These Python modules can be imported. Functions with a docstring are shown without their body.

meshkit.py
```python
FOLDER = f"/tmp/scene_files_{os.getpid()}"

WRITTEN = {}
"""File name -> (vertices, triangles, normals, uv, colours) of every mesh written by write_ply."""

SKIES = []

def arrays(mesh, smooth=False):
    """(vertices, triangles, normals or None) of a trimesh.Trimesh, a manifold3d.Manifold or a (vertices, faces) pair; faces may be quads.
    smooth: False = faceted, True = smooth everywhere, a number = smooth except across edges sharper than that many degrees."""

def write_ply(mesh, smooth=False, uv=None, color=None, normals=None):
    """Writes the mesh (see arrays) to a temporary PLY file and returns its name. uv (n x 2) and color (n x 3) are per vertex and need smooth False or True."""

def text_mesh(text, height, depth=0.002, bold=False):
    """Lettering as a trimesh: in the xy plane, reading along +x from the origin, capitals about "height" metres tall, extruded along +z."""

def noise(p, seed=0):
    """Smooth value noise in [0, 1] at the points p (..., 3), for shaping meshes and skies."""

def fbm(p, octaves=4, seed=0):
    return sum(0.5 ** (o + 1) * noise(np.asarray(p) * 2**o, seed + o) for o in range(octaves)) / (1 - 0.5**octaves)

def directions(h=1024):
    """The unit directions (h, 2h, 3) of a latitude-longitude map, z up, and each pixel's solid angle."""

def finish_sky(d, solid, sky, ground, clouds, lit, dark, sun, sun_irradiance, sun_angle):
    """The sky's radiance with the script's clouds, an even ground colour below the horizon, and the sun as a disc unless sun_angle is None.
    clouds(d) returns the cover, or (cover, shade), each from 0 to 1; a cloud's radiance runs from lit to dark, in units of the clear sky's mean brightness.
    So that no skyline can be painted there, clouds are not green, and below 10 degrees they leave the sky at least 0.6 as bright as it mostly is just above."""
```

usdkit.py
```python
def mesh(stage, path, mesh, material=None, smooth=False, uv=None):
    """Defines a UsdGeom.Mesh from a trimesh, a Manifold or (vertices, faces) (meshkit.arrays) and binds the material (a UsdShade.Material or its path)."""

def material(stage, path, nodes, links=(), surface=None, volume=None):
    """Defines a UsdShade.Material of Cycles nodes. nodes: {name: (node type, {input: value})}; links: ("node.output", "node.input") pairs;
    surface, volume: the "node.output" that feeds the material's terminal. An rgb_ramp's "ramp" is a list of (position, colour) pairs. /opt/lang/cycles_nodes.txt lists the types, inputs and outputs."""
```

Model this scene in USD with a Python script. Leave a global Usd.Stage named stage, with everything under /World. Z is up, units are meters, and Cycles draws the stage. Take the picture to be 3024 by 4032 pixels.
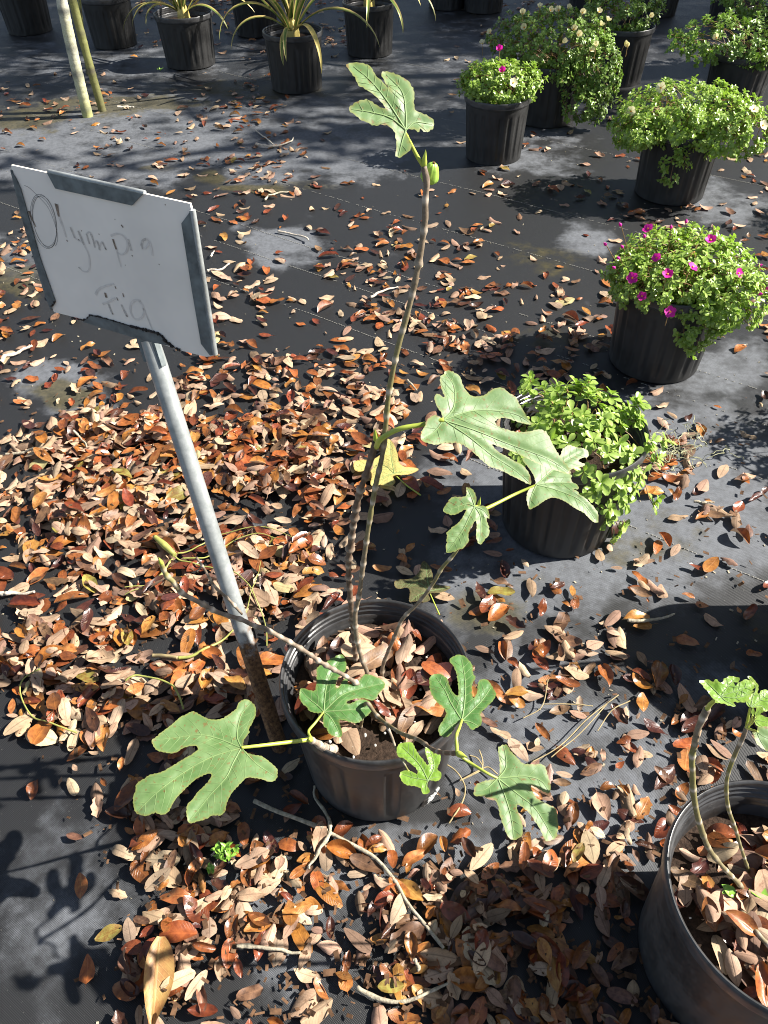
import math
import numpy as np
import trimesh
import shapely
from shapely.geometry import Polygon, Point
from scipy.spatial import Delaunay, cKDTree
from scipy.ndimage import gaussian_filter, map_coordinates
from pxr import Usd, UsdGeom, UsdLux, UsdShade, Gf, Sdf, Vt
import usdkit
import meshkit

stage = Usd.Stage.CreateInMemory()
UsdGeom.Xform.Define(stage, '/World')
UsdGeom.Scope.Define(stage, '/World/Looks')
PI = math.pi

# ------------------------------------------------------------------ camera, sky, sun, exposure
CAM_H, PITCH, ROLL = 1.2, math.radians(45), math.radians(-1.0)
FPX, PW, PH = 3028.0, 3024.0, 4032.0          # focal length and picture size in photograph pixels
FWD = np.array([0, math.cos(PITCH), -math.sin(PITCH)])
R0, U0 = np.array([1.0, 0, 0]), np.cross([1.0, 0, 0], FWD)
RIGHT = math.cos(ROLL) * R0 + math.sin(ROLL) * U0
UP = -math.sin(ROLL) * R0 + math.cos(ROLL) * U0
EYE = np.array([0, 0, CAM_H])
EXPOSURE = 1.53
SUN_ELEV, SUN_TO = math.radians(39.0), np.array([1.0, 0.06])
SKY_STRENGTH, SUN_INTENSITY = 0.05, 1.25

cam = UsdGeom.Camera.Define(stage, '/World/camera')
m4 = np.eye(4)
m4[0, :3], m4[1, :3], m4[2, :3], m4[3, :3] = RIGHT, UP, -FWD, EYE
cam.AddTransformOp().Set(Gf.Matrix4d(m4.tolist()))
cam.CreateHorizontalApertureAttr(36.0)
cam.CreateFocalLengthAttr(36.0 * FPX / PW)
cam.CreateClippingRangeAttr((0.02, 500.0))
cam.CreateExposureAttr(EXPOSURE)

sd = np.append(SUN_TO / np.linalg.norm(SUN_TO) * math.cos(SUN_ELEV), math.sin(SUN_ELEV))
SHADE = -sd[:2] / sd[2]                         # ground offset of a shadow per metre of height
sky_mat = usdkit.material(stage, '/World/Looks/sky_light', {
    'sky': ('sky_texture', {'sky_type': 'single_scattering', 'sun_disc': False, 'sun_elevation': SUN_ELEV,
                            'sun_rotation': math.atan2(sd[0], sd[1]), 'aerosol_density': 1.2}),
    'geo': ('texture_coordinate', {}), 'n': ('noise_texture', {'scale': 2.2, 'detail': 6, 'roughness': .6}), 'cl': ('rgb_ramp', {'ramp': [(.38, (.05, .05, .05)), (.62, (.4, .4, .4))]}),
    'mix': ('mix', {'color2': (1.9, 1.85, 1.8)}),  # added grey cloud patches, mixed in to dim and warm the sky fill
    'bg': ('background_shader', {'strength': SKY_STRENGTH})}, [('geo.generated', 'n.vector'), ('n.fac', 'cl.fac'), ('cl.color', 'mix.fac'), ('sky.color', 'mix.color1'), ('mix.color', 'bg.color')], surface='bg.background')
dome = UsdLux.DomeLight.Define(stage, '/World/sky')
UsdShade.MaterialBindingAPI.Apply(dome.GetPrim()).Bind(sky_mat)
dome.GetPrim().SetCustomDataByKey('kind', 'structure')
sun = UsdLux.DistantLight.Define(stage, '/World/sun')
sun.CreateIntensityAttr(SUN_INTENSITY)
sun.CreateAngleAttr(0.5)
sun.CreateNormalizeAttr(True)
sun.CreateColorAttr(Gf.Vec3f(1.0, 0.95, 0.87))
zx = np.cross([0, 0, 1.0], sd); zx /= np.linalg.norm(zx)
sm = np.eye(4); sm[0, :3], sm[1, :3], sm[2, :3] = zx, np.cross(sd, zx), sd
sun.AddTransformOp().Set(Gf.Matrix4d(sm.tolist()))

# ------------------------------------------------------------------ helpers
def ray(px, py):
    return (px - PW / 2) / FPX * RIGHT - (py - PH / 2) / FPX * UP + FWD
def at(px, py, z=0.0):                          # the point at height z seen at a photograph pixel
    d = ray(px, py); return EYE + d * ((z - CAM_H) / d[2])
def on_y(px, py, y):                            # the point at distance y seen at a photograph pixel
    d = ray(px, py); return EYE + d * (y / d[1])
def pix(P):
    d = np.atleast_2d(P) - EYE; z = d @ FWD
    return np.stack([PW / 2 + FPX * (d @ RIGHT) / z, PH / 2 - FPX * (d @ UP) / z], -1), z
def crop(ox, oy, s, pts):
    return [(ox + x * s, oy + y * s) for x, y in pts]

class Node:
    def __init__(self, path, loc): self.path, self.loc = path, np.asarray(loc, float)
    @property
    def prim(self): return stage.GetPrimAtPath(self.path)
USED = {}
def numbered(parent, name):
    k = USED.get((parent, name), 0); USED[(parent, name)] = k + 1
    return f'{parent}/{name}' + (f'_{k:03d}' if k else '')
def tag(n, label=None, cat=None, group=None, kind=None):
    for k, v in (('label', label), ('category', cat), ('group', group), ('kind', kind)):
        if v: n.prim.SetCustomDataByKey(k, v)
    return n
def thing(name, label, cat, loc=(0, 0, 0), group=None):
    path = numbered('/World', name)
    UsdGeom.Xform.Define(stage, path).AddTranslateOp().Set(Gf.Vec3d(*map(float, loc)))
    return tag(Node(path, loc), label, cat, group)
def obj(name, mesh, m, parent=None, smooth=False, uv=None, var=None, loc=None):
    """One Mesh; its points are given in world space. var: {name: per-vertex floats} (needs smooth False or True)."""
    path = numbered(parent.path if parent else '/World', name)
    base = parent.loc if parent else (np.zeros(3) if loc is None else np.asarray(loc, float))
    v, f = (mesh.vertices, mesh.faces) if hasattr(mesh, 'vertices') else mesh
    g = usdkit.mesh(stage, path, (np.asarray(v) - base, f), '/World/Looks/' + m, smooth=smooth, uv=uv)
    for k, a in (var or {}).items():
        UsdGeom.PrimvarsAPI(g).CreatePrimvar(k, Sdf.ValueTypeNames.FloatArray, 'vertex').Set(Vt.FloatArray.FromNumpy(np.asarray(a, np.float32)))
    if parent is None and loc is not None:
        g.AddTranslateOp().Set(Gf.Vec3d(*map(float, loc)))
    return Node(path, base)
def join(parts):
    vs, fs, n = [], [], 0
    for v, f in parts:
        v, f = np.asarray(v), np.asarray(f)
        if f.shape[1] == 4: f = np.vstack([f[:, [0, 1, 2]], f[:, [0, 2, 3]]])
        vs.append(v); fs.append(f + n); n += len(v)
    return np.vstack(vs), np.vstack(fs)
def unit(a): a = np.asarray(a, float); return a / np.linalg.norm(a)
def spline(pts, n, closed=False):
    p = np.asarray(pts, float)
    if closed: q = np.vstack([p[-1:], p, p[:2]])
    else: q = np.vstack([2 * p[0] - p[1], p, 2 * p[-1] - p[-2]])
    seg = len(q) - 3; out = []
    t = np.linspace(0, seg, n, endpoint=not closed)
    i = np.minimum(t.astype(int), seg - 1); u = (t - i)[:, None]
    a, b, c, d = q[i], q[i + 1], q[i + 2], q[i + 3]
    return .5 * (2 * b + (c - a) * u + (2 * a - 5 * b + 4 * c - d) * u**2 + (3 * b - a - 3 * c + d) * u**3)
def even(p, ds, closed=False):
    q = np.vstack([p, p[:1]]) if closed else np.asarray(p)
    s = np.r_[0, np.cumsum(np.linalg.norm(np.diff(q, axis=0), axis=1))]
    n = max(3, int(round(s[-1] / ds)))
    t = np.linspace(0, s[-1], n + 1)[:-1 if closed else None]
    return np.stack([np.interp(t, s, q[:, k]) for k in range(q.shape[1])], -1)
def tube(p, r, sides=8, cap=True):
    p = np.asarray(p, float); r = np.broadcast_to(r, (len(p),)); n = len(p)
    t = np.gradient(p, axis=0); t /= np.linalg.norm(t, axis=1, keepdims=True) + 1e-12
    a = np.cross(t[0], [0, 0, 1.0] if abs(t[0][2]) < .9 else [1.0, 0, 0]); A = []
    for k in range(n):
        a = a - t[k] * (a @ t[k]); a /= np.linalg.norm(a) + 1e-12; A.append(a)
    A = np.array(A); B = np.cross(t, A); g = np.arange(sides) * 2 * PI / sides
    v = p[:, None] + r[:, None, None] * (np.cos(g)[None, :, None] * A[:, None] + np.sin(g)[None, :, None] * B[:, None])
    i, j = np.meshgrid(np.arange(n - 1), np.arange(sides), indexing='ij')
    q = np.stack([i * sides + j, i * sides + (j + 1) % sides, (i + 1) * sides + (j + 1) % sides, (i + 1) * sides + j], -1).reshape(-1, 4)
    f = np.vstack([q[:, [0, 1, 2]], q[:, [0, 2, 3]]]); v = v.reshape(-1, 3)
    if cap:
        v = np.vstack([v, p[:1], p[-1:]]); k = np.arange(sides)
        f = np.vstack([f, np.stack([np.full(sides, n * sides), (k + 1) % sides, k], -1),
                       np.stack([np.full(sides, n * sides + 1), (n - 1) * sides + k, (n - 1) * sides + (k + 1) % sides], -1)])
    return v, f
def lathe(prof, n, c=(0, 0, 0), mod=None):
    prof = np.asarray(prof, float); th = np.arange(n) * 2 * PI / n
    r = np.repeat(prof[:, :1], n, 1)
    if mod is not None: r = r + mod(th[None, :], prof[:, 1:2])
    v = np.stack([r * np.cos(th), r * np.sin(th), np.repeat(prof[:, 1:2], n, 1)], -1).reshape(-1, 3) + np.asarray(c)
    i, j = np.meshgrid(np.arange(len(prof) - 1), np.arange(n), indexing='ij')
    q = np.stack([i * n + j, i * n + (j + 1) % n, (i + 1) * n + (j + 1) % n, (i + 1) * n + j], -1).reshape(-1, 4)
    return v, np.vstack([q[:, [0, 1, 2]], q[:, [0, 2, 3]]])
def box(a, b, c, e=(1, 1, 1)):                  # box of half sizes e about c with axes a,b
    a, b = unit(a), unit(b); w = np.cross(a, b)
    bx = trimesh.creation.box((2, 2, 2))
    return np.asarray(c) + bx.vertices @ np.stack([a * e[0], b * e[1], w * e[2]]), bx.faces
class Field:                                    # smooth random field over the ground, mean 0, spread 1
    def __init__(self, seed, sigma, ext=(-5, 5, -2, 9), step=.02):
        self.e, self.s = ext, step
        g = np.random.default_rng(seed).normal(size=(int((ext[3] - ext[2]) / step), int((ext[1] - ext[0]) / step)))
        g = gaussian_filter(g, sigma / step); self.g = g / g.std()
    def __call__(self, x, y):
        return map_coordinates(self.g, [(np.asarray(y) - self.e[2]) / self.s, (np.asarray(x) - self.e[0]) / self.s], order=1, mode='nearest')

# ------------------------------------------------------------------ materials
def M(name, nodes, links=(), surface='p.BSDF'):
    return usdkit.material(stage, '/World/Looks/' + name, nodes, links, surface=surface)
def plain(name, col, rough=.5, spec=.5, var=.0, scale=30, metal=0, bump=0, bscale=200, rough2=None):
    """A principled surface whose colour, gloss and relief vary a little with noise."""
    c = np.array(col); lo, hi = c * (1 - var), np.minimum(c * (1 + var), .95)
    n = {'geo': ('geometry', {}), 'n': ('noise_texture', {'scale': scale, 'detail': 5, 'roughness': .6}),
         'r': ('rgb_ramp', {'ramp': [(.3, lo), (.7, hi)]}),
         'p': ('principled_bsdf', {'roughness': rough, 'specular_ior_level': spec, 'metallic': metal})}
    l = [('geo.position', 'n.vector'), ('n.fac', 'r.fac'), ('r.color', 'p.base_color')]
    if rough2 is not None:
        n['rr'] = ('map_range', {'from_min': .3, 'from_max': .7, 'to_min': rough, 'to_max': rough2, 'clamp': True})
        l += [('n.fac', 'rr.value'), ('rr.result', 'p.roughness')]
    if bump:
        n['nb'] = ('noise_texture', {'scale': bscale, 'detail': 3})
        n['b'] = ('bump', {'strength': bump, 'distance': .002})
        l += [('geo.position', 'nb.vector'), ('nb.fac', 'b.height'), ('b.normal', 'p.normal')]
    return M(name, n, l)

# woven ground cloth: two crossed thread waves, dust and algae stains held per vertex, pale marker threads
LINE_DIR = math.radians(-34.8)
ln = np.array([-math.sin(LINE_DIR), math.cos(LINE_DIR)])
M('ground_cloth', {
    'geo': ('geometry', {}), 'rot': ('mapping', {'rotation': (0, 0, -LINE_DIR)}),
    'wx': ('wave_texture', {'bands_direction': 'x', 'scale': 150, 'distortion': .5, 'detail': 1, 'detail_scale': 2}),
    'wy': ('wave_texture', {'bands_direction': 'y', 'scale': 150, 'distortion': .5, 'detail': 1, 'detail_scale': 2}),
    'wm': ('math', {'math_type': 'multiply'}),
    'dust': ('attribute', {'attribute': 'dust'}), 'moss': ('attribute', {'attribute': 'moss'}),
    'n1': ('noise_texture', {'scale': 9, 'detail': 7, 'roughness': .68}),
    'n2': ('noise_texture', {'scale': 70, 'detail': 5, 'roughness': .7}),
    'n3': ('noise_texture', {'scale': 420, 'detail': 2}),
    's1': ('math', {'math_type': 'multiply_add', 'value2': 1.7, 'value3': -.85}),
    's2': ('math', {'math_type': 'add'}),
    'd': ('map_range', {'range_type': 'smoothstep', 'from_min': .22, 'from_max': .78, 'to_min': 0, 'to_max': 1, 'clamp': True}),
    'd2': ('math', {'math_type': 'multiply'}), 'n2r': ('map_range', {'from_min': .3, 'from_max': .7, 'to_min': .55, 'to_max': 1.15, 'clamp': True}),
    'clean': ('rgb_ramp', {'ramp': [(0, (.008, .0083, .009)), (1, (.022, .0225, .0235))]}),
    'dusty': ('rgb_ramp', {'ramp': [(0, (.078, .085, .097)), (1, (.158, .167, .184))]}),
    'wr': ('map_range', {'from_min': 0, 'from_max': .6, 'to_min': 0, 'to_max': 1, 'clamp': True}),
    'mix1': ('mix', {}), 'mossc': ('rgb_ramp', {'ramp': [(.3, (.02, .02, .008)), (.7, (.075, .06, .022))]}),
    'ms': ('math', {'math_type': 'add'}),
    'mm': ('map_range', {'range_type': 'smoothstep', 'from_min': .35, 'from_max': .8, 'to_min': 0, 'to_max': .85, 'clamp': True}), 'mix2': ('mix', {}),
    'speck': ('math', {'math_type': 'greater_than', 'value2': .735}), 'mix3': ('mix', {'color2': (.2, .19, .17)}),
    'sp2': ('math', {'math_type': 'multiply', 'value2': .6}),
    'bh': ('math', {'math_type': 'multiply_add', 'value2': .35}),
    'b': ('bump', {'strength': .4, 'distance': .0007}),
    'rg': ('map_range', {'from_min': 0, 'from_max': 1, 'to_min': .5, 'to_max': .8, 'clamp': True}),
    'p': ('principled_bsdf', {'specular_ior_level': .45})},
    [('geo.position', 'rot.vector'), ('rot.vector', 'wx.vector'), ('rot.vector', 'wy.vector'), ('wx.fac', 'wm.value1'), ('wy.fac', 'wm.value2'),
     ('geo.position', 'n1.vector'), ('geo.position', 'n2.vector'), ('geo.position', 'n3.vector'),
     ('n1.fac', 's1.value1'), ('s1.value', 's2.value1'), ('dust.fac', 's2.value2'), ('s2.value', 'd.value'),
     ('n2.fac', 'n2r.value'), ('d.result', 'd2.value1'), ('n2r.result', 'd2.value2'),
     ('wm.value', 'wr.value'), ('wr.result', 'clean.fac'), ('wr.result', 'dusty.fac'),
     ('d2.value', 'mix1.fac'), ('clean.color', 'mix1.color1'), ('dusty.color', 'mix1.color2'),
     ('n2.fac', 'mossc.fac'), ('s1.value', 'ms.value1'), ('moss.fac', 'ms.value2'), ('ms.value', 'mm.value'), ('mm.result', 'mix2.fac'), ('mix1.color', 'mix2.color1'), ('mossc.color', 'mix2.color2'),
     ('n3.fac', 'speck.value1'), ('speck.value', 'sp2.value1'), ('sp2.value', 'mix3.fac'), ('mix2.color', 'mix3.color1'),
     ('mix3.color', 'p.base_color'), ('n2.fac', 'bh.value1'), ('wm.value', 'bh.value3'), ('bh.value', 'b.height'), ('b.normal', 'p.normal'),
     ('d.result', 'rg.value'), ('rg.result', 'p.roughness')])
plain('marker_thread', (.26, .25, .22), .8, .2, .35, 400)
plain('bare_soil', (.06, .05, .04), .95, .2, .4, 3, bump=.5, bscale=40)
plain('potting_soil', (.035, .022, .015), .95, .2, .6, 160, bump=.9, bscale=300)
plain('perlite', (.6, .58, .52), .9, .3, .2, 200)

# black nursery plastic, dusted
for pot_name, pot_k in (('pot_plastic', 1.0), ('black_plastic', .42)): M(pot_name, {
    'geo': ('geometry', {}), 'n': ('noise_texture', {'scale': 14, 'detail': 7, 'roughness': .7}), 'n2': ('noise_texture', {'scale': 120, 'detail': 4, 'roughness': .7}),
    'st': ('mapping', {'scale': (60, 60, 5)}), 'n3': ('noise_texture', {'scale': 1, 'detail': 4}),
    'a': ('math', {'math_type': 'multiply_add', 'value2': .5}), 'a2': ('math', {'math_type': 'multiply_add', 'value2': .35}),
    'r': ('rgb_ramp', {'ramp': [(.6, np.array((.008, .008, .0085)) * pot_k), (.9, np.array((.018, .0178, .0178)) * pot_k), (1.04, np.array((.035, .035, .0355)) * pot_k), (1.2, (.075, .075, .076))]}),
    'rr': ('map_range', {'from_min': .5, 'from_max': 1.1, 'to_min': .3, 'to_max': .6, 'clamp': True}),
    'b': ('bump', {'strength': .12, 'distance': .001}),
    'p': ('principled_bsdf', {'specular_ior_level': .5})},
    [('geo.position', 'n.vector'), ('geo.position', 'n2.vector'), ('geo.position', 'st.vector'), ('st.vector', 'n3.vector'),
     ('n2.fac', 'a.value1'), ('n.fac', 'a.value3'), ('n3.fac', 'a2.value1'), ('a.value', 'a2.value3'),
     ('a2.value', 'r.fac'), ('r.color', 'p.base_color'), ('a2.value', 'rr.value'), ('rr.result', 'p.roughness'), ('n2.fac', 'b.height'), ('b.normal', 'p.normal')])
plain('torn_plastic', (.42, .42, .41), .5, .5, .4, 90, bump=.6, bscale=260)
plain('scuffed_rim', (.035, .035, .036), .33, .5, .5, 40, bump=.1)

# fallen leaves: upper face glossy and coloured, lower face matt and pale, veins from the leaf's own coordinates
def dry_leaf_look(name, top, top2, under, gloss):
    M(name, {
        'geo': ('geometry', {}), 'info': ('object_info', {}), 'uv': ('uvmap', {'attribute': 'st'}), 'xyz': ('separate_xyz', {}),
        'tc': ('texture_coordinate', {}), 'rnd': ('combine_xyz', {}), 'off': ('vector_math', {'math_type': 'multiply_add', 'vector2': (1, 2, 1)}), 'sc': ('math', {'math_type': 'multiply', 'value2': 37.0}),
        'n': ('noise_texture', {'scale': 2.3, 'detail': 5, 'roughness': .65}), 'nf': ('noise_texture', {'scale': 9, 'detail': 5, 'roughness': .7}),
        'top': ('rgb_ramp', {'ramp': [(.28, np.array(top2) * .55), (.42, top2), (.62, top)]}),
        'bot': ('rgb_ramp', {'ramp': [(.3, np.array(under) * [.5, .45, .42]), (.42, np.array(under) * .85), (.58, under), (.75, np.minimum(np.array(under) * 1.12, .8))]}),
        'u': ('math', {'math_type': 'subtract', 'value2': .5}), 'ua': ('math', {'math_type': 'absolute'}),
        'mid': ('map_range', {'range_type': 'smoothstep', 'from_min': .02, 'from_max': .06, 'to_min': 1, 'to_max': 0, 'clamp': True}),
        'sv': ('math', {'math_type': 'multiply_add', 'value2': -.45}), 'sv2': ('math', {'math_type': 'multiply', 'value2': 70.0}), 'sv3': ('math', {'math_type': 'sine'}),
        'svl': ('map_range', {'range_type': 'smoothstep', 'from_min': .86, 'from_max': 1, 'to_min': 0, 'to_max': .55, 'clamp': True}),
        'vein': ('math', {'math_type': 'maximum'}),
        'vt': ('math', {'math_type': 'multiply', 'value2': .2}), 'vb': ('math', {'math_type': 'multiply', 'value2': .6}),
        'tv': ('mix', {'color2': np.minimum(np.array(top) * 1.6, .6)}), 'bv': ('mix', {'color2': np.array(under) * .36}),
        'spot': ('math', {'math_type': 'less_than', 'value2': .36}), 'spm': ('math', {'math_type': 'multiply', 'value2': .55}), 'tvs': ('mix', {'color2': np.array(top2) * .25}),
        'bvs': ('mix', {'color2': np.array(under) * .35}), 'spm2': ('math', {'math_type': 'multiply', 'value2': .35}),
        'side': ('mix', {}), 'val': ('map_range', {'from_min': 0, 'from_max': 1, 'to_min': .72, 'to_max': 1.18}), 'hs': ('hsv', {}),
        'hue': ('map_range', {'from_min': 0, 'from_max': 1, 'to_min': .485, 'to_max': .515}), 'r2': ('math', {'math_type': 'fraction'}), 'r2m': ('math', {'math_type': 'multiply', 'value2': 7.31}),
        'ro': ('mix_float', {'a': gloss, 'b': .8}), 'spc': ('mix_float', {'a': .5, 'b': .2}),
        'bs': ('math', {'math_type': 'multiply_add', 'value2': .5}), 'b': ('bump', {'strength': .32, 'distance': .0008}),
        'p': ('principled_bsdf', {}), 'tr': ('translucent_bsdf', {}), 'mx': ('mix_closure', {'fac': .1})},
      [('uv.UV', 'xyz.vector'), ('info.random', 'sc.value1'), ('sc.value', 'rnd.x'), ('sc.value', 'rnd.y'), ('uv.UV', 'off.vector1'), ('rnd.vector', 'off.vector3'),
       ('off.vector', 'n.vector'), ('off.vector', 'nf.vector'), ('n.fac', 'top.fac'), ('n.fac', 'bot.fac'),
       ('xyz.x', 'u.value1'), ('u.value', 'ua.value1'), ('ua.value', 'mid.value'), ('ua.value', 'sv.value1'), ('xyz.y', 'sv.value3'), ('sv.value', 'sv2.value1'), ('sv2.value', 'sv3.value1'),
       ('sv3.value', 'svl.value'), ('svl.result', 'vein.value1'), ('mid.result', 'vein.value2'), ('vein.value', 'vt.value1'), ('vein.value', 'vb.value1'),
       ('vt.value', 'tv.fac'), ('top.color', 'tv.color1'), ('vb.value', 'bv.fac'), ('bot.color', 'bv.color1'),
       ('nf.fac', 'spot.value1'), ('spot.value', 'spm.value1'), ('spm.value', 'tvs.fac'), ('tv.color', 'tvs.color1'), ('spot.value', 'spm2.value1'), ('spm2.value', 'bvs.fac'), ('bv.color', 'bvs.color1'),
       ('geo.backfacing', 'side.fac'), ('tvs.color', 'side.color1'), ('bvs.color', 'side.color2'),
       ('info.random', 'val.value'), ('info.random', 'r2m.value1'), ('r2m.value', 'r2.value1'), ('r2.value', 'hue.value'), ('val.result', 'hs.value'), ('hue.result', 'hs.hue'), ('side.color', 'hs.color'),
       ('hs.color', 'p.base_color'), ('hs.color', 'tr.color'), ('geo.backfacing', 'ro.fac'), ('ro.result', 'p.roughness'), ('geo.backfacing', 'spc.fac'), ('spc.result', 'p.specular_ior_level'),
       ('nf.fac', 'bs.value1'), ('vein.value', 'bs.value3'), ('bs.value', 'b.height'), ('b.normal', 'p.normal'),
       ('p.BSDF', 'mx.closure1'), ('tr.BSDF', 'mx.closure2')], surface='mx.closure')
TONES = {'orange': ((.36, .128, .030), (.23, .074, .019), (.48, .325, .215), .32),
         'amber': ((.42, .195, .052), (.29, .108, .028), (.53, .385, .255), .38),
         'russet': ((.215, .066, .022), (.125, .038, .015), (.40, .26, .17), .25),
         'maroon': ((.085, .031, .019), (.045, .017, .012), (.25, .16, .11), .3),
         'grey': ((.20, .105, .056), (.11, .056, .032), (.43, .315, .215), .5),
         'olive': ((.26, .235, .055), (.20, .12, .028), (.42, .345, .17), .42)}
for k, t in TONES.items(): dry_leaf_look('dry_leaf_' + k, *t)

dry_leaf_look('large_dry_leaf', (.50, .33, .10), (.38, .20, .06), (.52, .38, .16), .5)
# living leaves
def leaf_look(name, lo, hi, under, rough=.4, spec=.5, scale=60, bump=.5, bdist=.0015, trans=.22, vein=None, edge=None, bscale=180, sheen=0.0, tcol=None, speck=0.0):
    n = {'geo': ('geometry', {}), 'n': ('noise_texture', {'scale': scale, 'detail': 4, 'roughness': .6}), 'nf': ('noise_texture', {'scale': bscale, 'detail': 3, 'roughness': .6}),
         'r': ('rgb_ramp', {'ramp': [(.3, lo), (.7, hi)]}), 'side': ('mix', {'color2': under}),
         'v': ('attribute', {'attribute': 'rib'}), 'vm': ('mix', {'color2': vein or hi}), 'e': ('attribute', {'attribute': 'rim'}), 'em': ('mix', {'color2': edge or hi}),
         'sk': ('noise_texture', {'scale': 210, 'detail': 3}), 'skm': ('map_range', {'from_min': .6, 'from_max': .7, 'to_min': 0, 'to_max': speck, 'clamp': True}), 'skx': ('mix', {'color2': (.16, .09, .03)}),
         'b': ('bump', {'strength': bump, 'distance': bdist}), 'vo': ('voronoi_texture', {'scale': bscale * 1.7}), 'bb': ('math', {'math_type': 'multiply_add', 'value2': .3}),
         'p': ('principled_bsdf', {'roughness': rough, 'specular_ior_level': spec, 'sheen_weight': sheen, 'sheen_roughness': .4}), 'tr': ('translucent_bsdf', {}),
         'tg': ('mix', {'mix_type': 'multiply', 'fac': 1.0, 'color2': tcol or (1.2, 1.5, .5)}), 'mx': ('mix_closure', {'fac': trans})}
    l = [('geo.position', 'n.vector'), ('geo.position', 'nf.vector'), ('geo.position', 'vo.vector'), ('n.fac', 'r.fac'), ('v.fac', 'vm.fac'), ('r.color', 'vm.color1'), ('e.fac', 'em.fac'), ('vm.color', 'em.color1'),
         ('geo.backfacing', 'side.fac'), ('geo.position', 'sk.vector'), ('sk.fac', 'skm.value'), ('skm.result', 'skx.fac'), ('em.color', 'skx.color1'), ('skx.color', 'side.color1'), ('side.color', 'p.base_color'), ('side.color', 'tg.color1'), ('tg.color', 'tr.color'),
         ('vo.distance', 'bb.value1'), ('nf.fac', 'bb.value3'), ('bb.value', 'b.height'), ('b.normal', 'p.normal'), ('p.BSDF', 'mx.closure1'), ('tr.BSDF', 'mx.closure2')]
    M(name, n, l, surface='mx.closure')
leaf_look('fig_leaf', (.08, .155, .045), (.155, .24, .095), (.2, .28, .13), .45, .32, 40, .3, .0005, .2, vein=(.15, .23, .09), edge=(.21, .22, .06), sheen=.3, speck=.75)
leaf_look('fig_leaf_dark', (.06, .15, .035), (.085, .195, .05), (.17, .26, .10), .38, .5, 40, .5, .0009, .2, vein=(.12, .22, .06), edge=(.17, .22, .05), sheen=.1, speck=.3)
leaf_look('fig_leaf_young', (.15, .30, .035), (.21, .36, .05), (.25, .36, .09), .34, .5, 40, .6, .0011, .3, vein=(.28, .42, .08), edge=(.28, .38, .07))
leaf_look('fig_leaf_yellow', (.36, .31, .10), (.44, .42, .14), (.36, .32, .14), .6, .3, 25, .6, .002, .15, vein=(.5, .5, .2), edge=(.36, .2, .06), speck=.9)
leaf_look('fig_leaf_faded_shaded', (.075, .075, .03), (.13, .12, .05), (.12, .11, .06), .7, .3, 25, .6, .002, .15, vein=(.15, .14, .06), edge=(.12, .08, .03))  # faded olive brown, with the shade the leaf lies in darkened into the colour
plain('leaf_vein', (.165, .245, .09), .5, .4, .15, 80)
plain('petiole_green', (.34, .40, .06), .4, .5, .2, 60)
plain('fruit_green', (.26, .42, .06), .4, .5, .18, 60, bump=.2)
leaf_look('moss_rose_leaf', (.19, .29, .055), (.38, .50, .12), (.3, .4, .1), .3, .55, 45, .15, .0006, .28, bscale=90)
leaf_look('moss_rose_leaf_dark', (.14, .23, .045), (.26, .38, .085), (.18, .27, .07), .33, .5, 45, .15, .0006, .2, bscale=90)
plain('moss_rose_stem', (.28, .17, .07), .5, .4, .5, 40)
leaf_look('magenta_petal', (.55, .012, .28), (.72, .03, .42), (.5, .02, .3), .5, .3, 30, .1, .0005, .3, tcol=(1.2, 1.0, 1.2))
leaf_look('cream_petal', (.78, .72, .45), (.85, .80, .60), (.75, .7, .45), .5, .3, 30, .1, .0005, .3, tcol=(1.1, 1.1, .9))
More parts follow.
